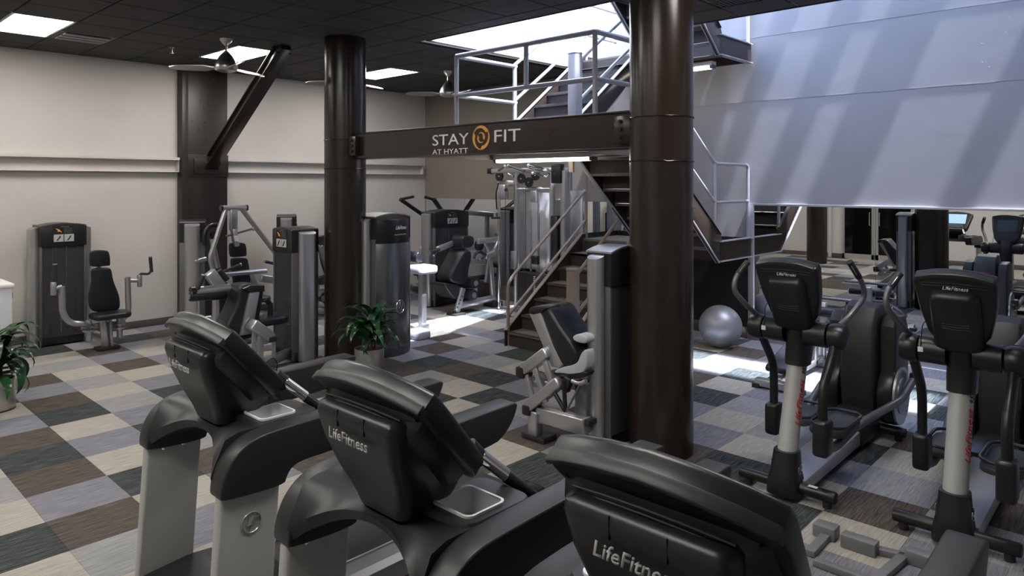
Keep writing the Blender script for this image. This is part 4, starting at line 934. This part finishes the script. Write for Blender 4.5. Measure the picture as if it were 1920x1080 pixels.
frame(t, [(f0.x+.98, Y+.12, .1), q(668, 600)+V((0, .12, 0)), q(655, 480)+V((0, .12, 0)), q(600, 400)+V((0, .12, 0))], .05, 'upright_frame', 'silver', .12)
frame(t, [q(560, 895)+D, q(560, 770)+D], .035); frame(t, [q(575, 760)+V((0, -.02, 0)), q(605, 555)+V((0, -.02, 0))], .02, 'link_rod')
beam(t, q(480, 590)+D, q(640, 600)+D, .06, .09); beam(t, q(470, 490)+D, q(640, 470)+D, .06, .09)
roller(t, q(470, 765)+V((0, -.1, 0)), q(475, 765)+V((0, .2, 0)), .09); roller(t, q(455, 865)+V((0, -.1, 0)), q(460, 865)+V((0, .2, 0)), .09)
beam(t, q(215, 488)+V((0, .1, 0)), q(500, 415)+V((0, .35, 0)), .06, .09, 'press_arm')
grip(t, q(210, 488)+V((0, .05, 0)), q(130, 515)+V((0, .05, 0)), .03); grip(t, q(215, 480)+V((0, .05, 0)), q(168, 538)+V((0, .05, 0)), .022)
beam(t, q(500, 415)+V((0, -.05, 0)), q(675, 400)+V((0, -.05, 0)), .06, .09, 'press_arm'); beam(t, q(670, 400)+V((0, -.1, 0)), q(615, 510)+V((0, -.1, 0)), .06, .08, 'press_arm'); beam(t, q(625, 505)+V((0, -.1, 0)), q(545, 542)+V((0, -.1, 0)), .07, .09, 'press_arm')
frame(t, [q(545, 525)+V((0, -.12, 0)), q(490, 495)+V((0, -.12, 0)), q(455, 520)+V((0, -.12, 0)), q(446, 558)+V((0, -.12, 0))], .025, 'handle', 'black_rubber'); grip(t, q(540, 530)+V((0, -.12, 0)), q(498, 565)+V((0, -.12, 0)), .022)
obj('pulley', MB().cyl(q(575, 455)+V((0, .1, 0)), q(575, 455)+V((0, .15, 0)), .09, n=28), 'black_plastic', t)
# ---- pull-down machine behind
kb = lambda x, y: (660+x/3.176, 280+y/3.176)
t = thing('pulldown_machine', 'pull-down machine with two raised black arms behind the curved tower', 'weight machine', (7.0, 9.9, 0), 'weight machines')
tower(t, 7.12, 10.62, 0, .68, .34, 1.60, 'smoke', False)
Y = 9.9; q = QY(Y, kb)
frame(t, [q(450, 410), q(288, 298)], .036, 'pull_arm', 'black_plastic'); grip(t, q(290, 298), q(365, 282), .024); obj('arm_joint', MB().ball(q(452, 408), .05), 'silver', t)
q2 = QY(Y+.3, kb); frame(t, [q2(545, 380), q2(486, 297)], .045, 'pull_arm', 'black_plastic'); grip(t, q2(490, 300), q2(428, 282), .026)
beam(t, q(450, 410)+V((.05, .1, 0)), q2(545, 380), .08, .1, 'pivot_beam')
m0 = q(455, 415); frame(t, [(m0.x+.1, Y+.2, 0.0), (m0.x+.1, Y+.2, m0.z)], .05, 'mast')
frame(t, [q(465, 540), q(430, 548), q(410, 590), q(412, 680), q(425, 720)], .035, 'loop_frame', 'silver', .08)
frame(t, [q(410, 830), q(470, 820)], .03); frame(t, [q(408, 870), q(470, 850)], .03); beam(t, (7.1, 10.4, .08), (m0.x+.1, Y+.1, .08), .08, .1)
s0 = q(430, 720); obj('seat', MB().prism([(s0.x+.05+a, Y+b, s0.z-.1) for a, b in rrect(0, 0, .4, .4, .1)], (0, 0, 1), .08, .03, 3), 'vinyl', t, 60)
roller(t, q(405, 760), q(440, 760), .09); beam(t, (s0.x+.05, Y, 0), (s0.x+.05, Y, s0.z-.1), .08, .1, 'seat_post')
# ---- dual cable machine in front of the back wall
t = thing('cable_machine', 'tall silver dual cable machine with pull-up bars left of the stairs', 'weight machine', (8.6, 7.4, 0), 'weight machines')
k8 = lambda x, y: (900+x/7.714, 300+y/7.714)
XF = 8.62; r8 = lambda x, y, X=XF: PX(*k8(x, y), X)
def post(x, y, X, r=.04, zb=0):
    p = r8(x, y, X); obj('upright', MB().cyl((p.x, p.y, zb), (p.x, p.y, p.z), r), 'silver', t)
    obj('foot_pad', MB().cyl((p.x, p.y, 0), (p.x, p.y, .03), r*2), 'black_rubber', t)
post(528, 160, XF, .045); post(1045, 240, XF, .045); post(1225, 150, XF-.1, .07); post(1290, 170, XF+.25, .05)
p = r8(276, 310, XF-.12); obj('pulley_column', MB().cyl((p.x, p.y, .02), (p.x, p.y, p.z), .028), 'chrome', t)
frame(t, [r8(1055, 260), r8(1050, 200), r8(1010, 165), r8(1010, 150)], .045)
beam(t, r8(135, 160, XF-.1), r8(1290, 140, XF-.1), .06, .08, 'top_beam'); obj('end_cap', MB().box(r8(150, 160, XF-.1), (.07, .1, .1), .01), 'black_plastic', t)
frame(t, [r8(540, 425), r8(1055, 420)], .035, 'cross_bar'); beam(t, r8(290, 335, XF-.05), r8(510, 335), .05, .10)
for x, y, r_ in ((272, 235, .085), (590, 270, .085), (700, 322, .085), (795, 225, .085)):
    pl_ = obj('pulley', MB().cyl(r8(x, y, XF-.12), r8(x, y, XF-.12)+V((.03, 0, 0)), r_*.95, n=30), 'black_plastic', t); obj('hub', MB().ball(r8(x, y, XF-.135), .012), 'silver', pl_)
for pts in ([(360, 90), (270, 155)], [(410, 80), (540, 120), (640, 155)]): frame(t, [r8(*p_, XF-.25) for p_ in pts], .022, 'pull_up_bar', 'silver_dark')
for pts in ([(700, 75), (930, 135), (1000, 135), (930, 160), (700, 105), (700, 75)], [(765, 190), (950, 245), (1000, 200)], [(410, 200), (485, 240)]): frame(t, [r8(*p_, XF-.25) for p_ in pts], .018, 'pull_up_bar', 'chrome')
for p_ in ((360, 90), (410, 80), (700, 75), (765, 190)): obj('bar_end', MB().ball(r8(*p_, XF-.25), .026), 'ink_white', t)
kc = lambda x, y: (900+x/2.842, 280+y/2.842); rc_ = lambda x, y, X=XF: PX(*kc(x, y), X)
a, b = rc_(208, 230, XF+.12), rc_(378, 650, XF+.12); obj('shroud', MB().b2((XF+.12, b.y, b.z), (XF+.15, a.y, a.z), .004), 'frame_silver', t)
a, b = rc_(440, 240, XF-.06), rc_(478, 600, XF-.06); obj('name_panel', MB().b2((XF-.06, b.y, .3), (XF-.03, a.y, a.z), .004), 'silver', t)
a2 = rc_(466, 350, XF-.064); fit_text('lettering', 'LifeFitness', 'ink_black', t, rc_(464, 365, XF-.064), .48, .06, (0, 0, 1), (0, 1, 0), .35, .01, .001)
a, b = rc_(480, 220, XF+.1), rc_(545, 560, XF+.1); obj('shroud', MB().b2((XF+.1, b.y, .3), (XF+.13, a.y, a.z), .004), 'frame_silver', t)
a, b = rc_(213, 650, XF), rc_(380, 815, XF); obj('weight_stack', MB().b2((XF-.06, b.y, .1), (XF+.1, a.y, a.z), .01), 'stack', t)
sc_ = MB(); c0 = rc_(290, 680, XF-.065)
for k in range(16): sc_.box((XF-.065, c0.y, c0.z-.03*k), (.012, .04, .016), .002)
obj('weight_pins', sc_, 'ink_silver', t)
for x in (272, 312): frame(t, [rc_(x, 225, XF), rc_(x, 650, XF)], .018, 'guide_rod', 'chrome')
obj('pulley_block', MB().box(rc_(295, 590, XF-.03), (.06, .14, .14), .01), 'black_plastic', t); obj('pulley_block', MB().box(rc_(288, 250, XF-.03), (.06, .12, .2), .01), 'silver', t)
for x in (135, 243): frame(t, [rc_(x, 200, XF-.14), rc_(x, 880, XF-.14)], .004, 'cable', 'ink_black', 0, 6)
obj('trolley', MB().box(rc_(125, 225, XF-.16), (.1, .16, .24), .02), 'silver', t); obj('trolley_knob', MB().ball(rc_(138, 215, XF-.2), .03), 'black_plastic', t)
frame(t, [rc_(98, 180, XF-.2), rc_(84, 240, XF-.2), rc_(90, 320, XF-.2)], .012, 'strap', 'ink_black'); frame(t, [rc_(62, 365, XF-.15), rc_(105, 365, XF-.15)], .018, 'hook', 'black_plastic')
obj('holder', MB().box(rc_(182, 590, XF-.1), (.08, .1, .3), .01), 'silver_dark', t); frame(t, [rc_(190, 840, XF), rc_(260, 840, XF)], .03)
obj('top_block', MB().box(rc_(414, 130, XF-.15), (.1, .2, .3), .02), 'black_plastic', t)
obj('side_trolley', MB().box(rc_(405, 480, XF-.12), (.12, .14, .75), .02), 'black_plastic', t)
obj('base', MB().b2((8.5, rc_(540, 800).y, .0), (9.1, rc_(195, 800).y, .06), .01), 'silver_dark', t)
# ---- seated leg machine beside the right column
k9 = lambda x, y: (960+x/2.7, 440+y/2.7)
t = thing('leg_press_machine', 'seated leg machine with tilted black backrest left of the right round column', 'weight machine', (4.5, 3.8, 0), 'weight machines')
tower(t, 4.86, 3.36, 0, .72, .22, 1.605, 'flat', False)
XP = 4.40; r9 = lambda x, y, dx=0: PX(*k9(x, y), XP+dx)
pads('backrest', [r9(128, 357), r9(180, 368), r9(205, 410), r9(240, 470), r9(325, 585), r9(332, 630), r9(305, 660), r9(250, 672), r9(215, 600), r9(165, 450)], (1, 0, 0), .34, t, 'vinyl', .05)
obj('back_spine', MB().prism([r9(82, 398, -.01), r9(140, 385, -.01), r9(205, 560, -.01), r9(255, 660, -.01), r9(235, 678, -.01), r9(195, 670, -.01), r9(130, 510, -.01)], (1, 0, 0), .12, .02), 'silver', t)
obj('spine_cap', MB().prism(smooth_outline([r9(78, 378, -.02), r9(110, 360, -.02), r9(180, 366, -.02), r9(150, 395, -.02), r9(90, 410, -.02)], 1), (1, 0, 0), .2, .02), 'black_plastic', t)
pads('seat', [r9(210, 690), r9(250, 672), r9(330, 655), r9(345, 600), r9(378, 575), r9(378, 690), r9(330, 712), r9(225, 712)], (1, 0, 0), .40, t, 'vinyl_white', .04)
pads('seat_edge', [r9(205, 690), r9(290, 698), r9(378, 690), r9(378, 715), r9(330, 735), r9(210, 715)], (1, 0, 0), .42, t, 'vinyl', .02)
pads('headrest', [r9(300, 520), r9(325, 502), r9(378, 512), r9(378, 556), r9(320, 545)], (1, 0, 0), .36, t, 'vinyl_white', .03)
beam(t, r9(190, 590), r9(70, 680), .12, .09, 'bracket'); obj('bracket_cap', MB().box(r9(62, 692), (.14, .09, .10), .02), 'black_plastic', t)
for a, b in (((115, 670), (172, 850)), ((165, 635), (215, 800)), ((70, 710), (105, 825))): beam(t, r9(*a, -.03), r9(*b, -.03), .025, .05, 'link', 'silver', .004)
beam(t, r9(80, 745, .02), r9(190, 760, .02), .04, .06); beam(t, r9(120, 700, .05), r9(200, 720, .05), .04, .06)
beam(t, r9(250, 740), r9(90, 870), .11, .09, 'lower_bracket'); obj('bracket_cap', MB().box(r9(92, 882), (.13, .09, .09), .02), 'black_plastic', t)
beam(t, r9(118, 1020), r9(118, 890), .09, .10, 'foot_post'); p = r9(120, 1025); obj('foot_plate', MB().b2((p.x-.05, p.y-.13, 0), (p.x+.12, p.y+.12, .05), .01), 'black_rubber', t)
beam(t, r9(140, 905, .03), r9(380, 969, .03), .11, .13, 'base_beam'); 
frame(t, [r9(215, 800, -.03), r9(270, 895, -.03), r9(262, 740, -.03)], .018, 'adjust_lever', 'black_plastic', .02); frame(t, [r9(275, 895, -.03), r9(345, 760, -.03)], .009, 'gas_spring', 'silver_dark')
beam(t, r9(290, 720, 0), r9(270, 790, 0), .06, .07, 'adjuster', 'black_plastic'); frame(t, [r9(305, 740), r9(345, 755), r9(375, 740)], .018, 'handle')
beam(t, r9(365, 740, .1), r9(365, 920, .1), .10, .12, 'seat_post', 'silver_dark'); obj('foot_plate', MB().box(r9(362, 925, .1), (.2, .25, .05), .01), 'black_rubber', t)
# ================================================================ loose things
o = obj('exercise_ball', MB().ball((0, 0, 0), .272, 48), 'ball', None, 80); o.location = (8.50, 4.28, .272)
tag(o, 'large grey inflatable exercise ball on the carpet under the stair landing', 'exercise ball')
# ---- potted plants
def leaf_mesh(i, rr):
    L = rr.uniform(.36, .52); w_ = rr.uniform(.032, .046); el = rr.uniform(.3, 1.2); droop = rr.uniform(1.9, 3.1)
    b = MB(); N = 9; p = V((0, 0, 0)); a = el; ring_ = []
    for k in range(N+1):
        s_ = k/N; ww = w_*(math.sin(PI*min(1, .10+.9*s_)**.75))*1.0+.002
        if k == N: ww = .001
        up = V((-math.sin(a), 0, math.cos(a)))
        ring_.append([p+V((0, -ww, 0))+up*ww*.35, p-up*.0008, p+V((0, ww, 0))+up*ww*.35, p+up*.0014])
        p = p+V((math.cos(a), 0, math.sin(a)))*(L/N); a -= droop/N*(.35+1.3*s_)
    b.loft(ring_); return b
LEAFV = None
def plant(x, y, label, seed, n, pot_r, pot_h, top):
    global LEAFV
    rr = random.Random(seed); t = thing('potted_dracaena', label, 'potted plant', (x, y, 0), 'potted plants with strap leaves')
    pot = obj('planter', MB().lathe([(pot_r*.97, 0), (pot_r, .01), (pot_r, pot_h), (pot_r*.93, pot_h), (pot_r*.92, pot_h-.05)], (x, y, 0), 40), 'pot_steel', t)
    obj('planter_base', MB().cyl((x, y, 0), (x, y, .012), pot_r*1.01, n=40), 'black_rubber', pot)
    obj('soil', MB().cyl((x, y, pot_h-.06), (x, y, pot_h-.025), pot_r*.92, n=28), 'soil', pot)
    if LEAFV is None:
        LEAFV = []
        for i in range(10):
            for mt_ in ('leaf_a', 'leaf_b', 'leaf_c'):
                o = obj('leaf', leaf_mesh(i, random.Random(100+i)), mt_, None, 60); LEAFV.append(o.data); bpy.data.objects.remove(o)
    for c in range(4):
        ang = c*PI/2+rr.uniform(0, .8); r0 = pot_r*.35; bx, by = x+r0*math.cos(ang), y+r0*math.sin(ang); zt2 = pot_h+top*(.35+.65*rr.random()*.9+.1*(c == 0))
        obj('cane', MB().tube([(bx, by, pot_h-.05), (bx+.02*math.cos(ang), by+.02*math.sin(ang), zt2)], .012, 8), 'stalk', t)
        for i in range(n//4):
            me = LEAFV[rr.randrange(len(LEAFV))]; o = bpy.data.objects.new('leaf', me); C.objects.link(o); o.parent = t
            zz = zt2-.16*(i/(n/4)); az = i*2.4+rr.uniform(-.4, .4)
            o.location = (bx+.02*math.cos(ang)-x, by+.02*math.sin(ang)-y, zz); o.rotation_euler = (rr.uniform(-.2, .2), rr.uniform(-.25, .35), az); s_ = rr.uniform(.8, 1.15); o.scale = (s_, s_*1.15, s_)
plant(4.70, 6.62, 'leafy green plant in a steel pot at the foot of the left round column', 5, 52, .165, .27, .38)
plant(1.50, 8.08, 'leafy green plant in a steel pot cut off by the left picture edge', 9, 64, .17, .29, .44)
# ---- white cabinet at the left edge
t = thing('white_cabinet', 'low white cabinet behind the plant at the left picture edge', 'cabinet', (1.7, 10.0, 0))
obj('body', MB().b2((1.35, 9.72, .03), (1.98, 10.3, .93), .015), 'cabinet', t); obj('top', MB().b2((1.33, 9.70, .92), (2.0, 10.32, .975), .02, 3), 'white_metal', t)
obj('door', MB().b2((1.37, 9.705, .08), (1.88, 9.722, .89), .005), 'cabinet', t); obj('plinth', MB().b2((1.38, 9.76, 0), (1.95, 10.28, .03)), 'black_matte', t)
obj('latch', MB().box((1.985, 9.80, .83), (.02, .05, .07), .006), 'black_plastic', t)
# ---- sit-up bench between the front elliptical and the mirror
t = thing('situp_bench', 'low padded exercise bench between the left elliptical trainer and the mirror', 'bench', (7.6, 2.95, 0))
Y = 2.95; a, b = PY(1458, 700, Y), PY(1540, 648, Y); a.z = max(a.z, .16)
b2_ = V((a.x+1.05, Y, .52)); a2 = V((a.x+.02, Y, .20))
obj('pad', MB().bar(a2, b2_, .30, .07, .03), 'vinyl', t, 60); beam(t, (a.x, Y, .10), (a.x+1.3, Y, .12), .07, .07, 'base_beam')
beam(t, (a.x+1.0, Y, .08), (a.x+1.0, Y, .50), .07, .07, 'post'); beam(t, (a.x+1.25, Y, .08), (a.x+1.3, Y, .75), .07, .07, 'post')
for x, nm in ((a.x+.02, 'front_foot'), (a.x+1.28, 'rear_foot')):
    obj(nm, MB().b2((x-.05, Y-.24, .02), (x+.05, Y+.24, .10), .015), 'silver', t)
    for s_ in (-1, 1): obj('rubber_foot', MB().b2((x-.06, Y+s_*.22-.04, 0), (x+.06, Y+s_*.22+.04, .05), .01), 'black_rubber', t)
roller(t, (a.x+1.18, Y-.28, .66), (a.x+1.18, Y+.28, .66), .055); roller(t, (a.x+1.3, Y-.28, .50), (a.x+1.3, Y+.28, .50), .05); frame(t, [(a.x+1.3, Y-.3, .80), (a.x+1.3, Y+.3, .80)], .018, 'handle_bar', 'silver_dark')
# ---- floor cable channel in front of the ellipticals
t = thing('floor_cable_channel', 'grey metal cable channel with socket boxes lying on the carpet front right', 'cable channel', PZ(1620, 1030, 0))
def chan(p0, p1, w_=.055, z=.02): a, b = PZ(*p0, z), PZ(*p1, z); obj('channel', MB().bar(a, b, w_, .035, .004), 'floor_channel', t)
for p0, p1 in (((1551, 1003), (1518, 1038)), ((1527, 1052), (1640, 1092)), ((1632, 1028), (1775, 1062)), ((1697, 1042), (1640, 1092))): chan(p0, p1)
for (px_, py_), s_ in (((1549, 995), (.10, .13)), ((1612, 1020), (.085, .19)), ((1745, 1054), (.085, .24))):
    p = PZ(px_, py_, .035); bx_ = obj('socket_box', MB().box((p.x, p.y, .038), (s_[0], s_[1], .076), .008), 'floor_channel', t)
# ---- black cables on the floor at the right edge
o = MB(); rr = random.Random(3); p = PZ(1912, 1070, .01)+V((-.12, -.1, 0))
for k in range(6):
    pts = [V((p.x+rr.uniform(-.16, .16), p.y+rr.uniform(-.14, .10), .008+rr.uniform(0, .05))) for _ in range(6)]
    o.tube(pts, .005, 6, .05)
o = obj('cable_bundle', o, 'ink_black'); tag(o, 'tangled black power cables on the carpet at the lower right edge', 'cables')
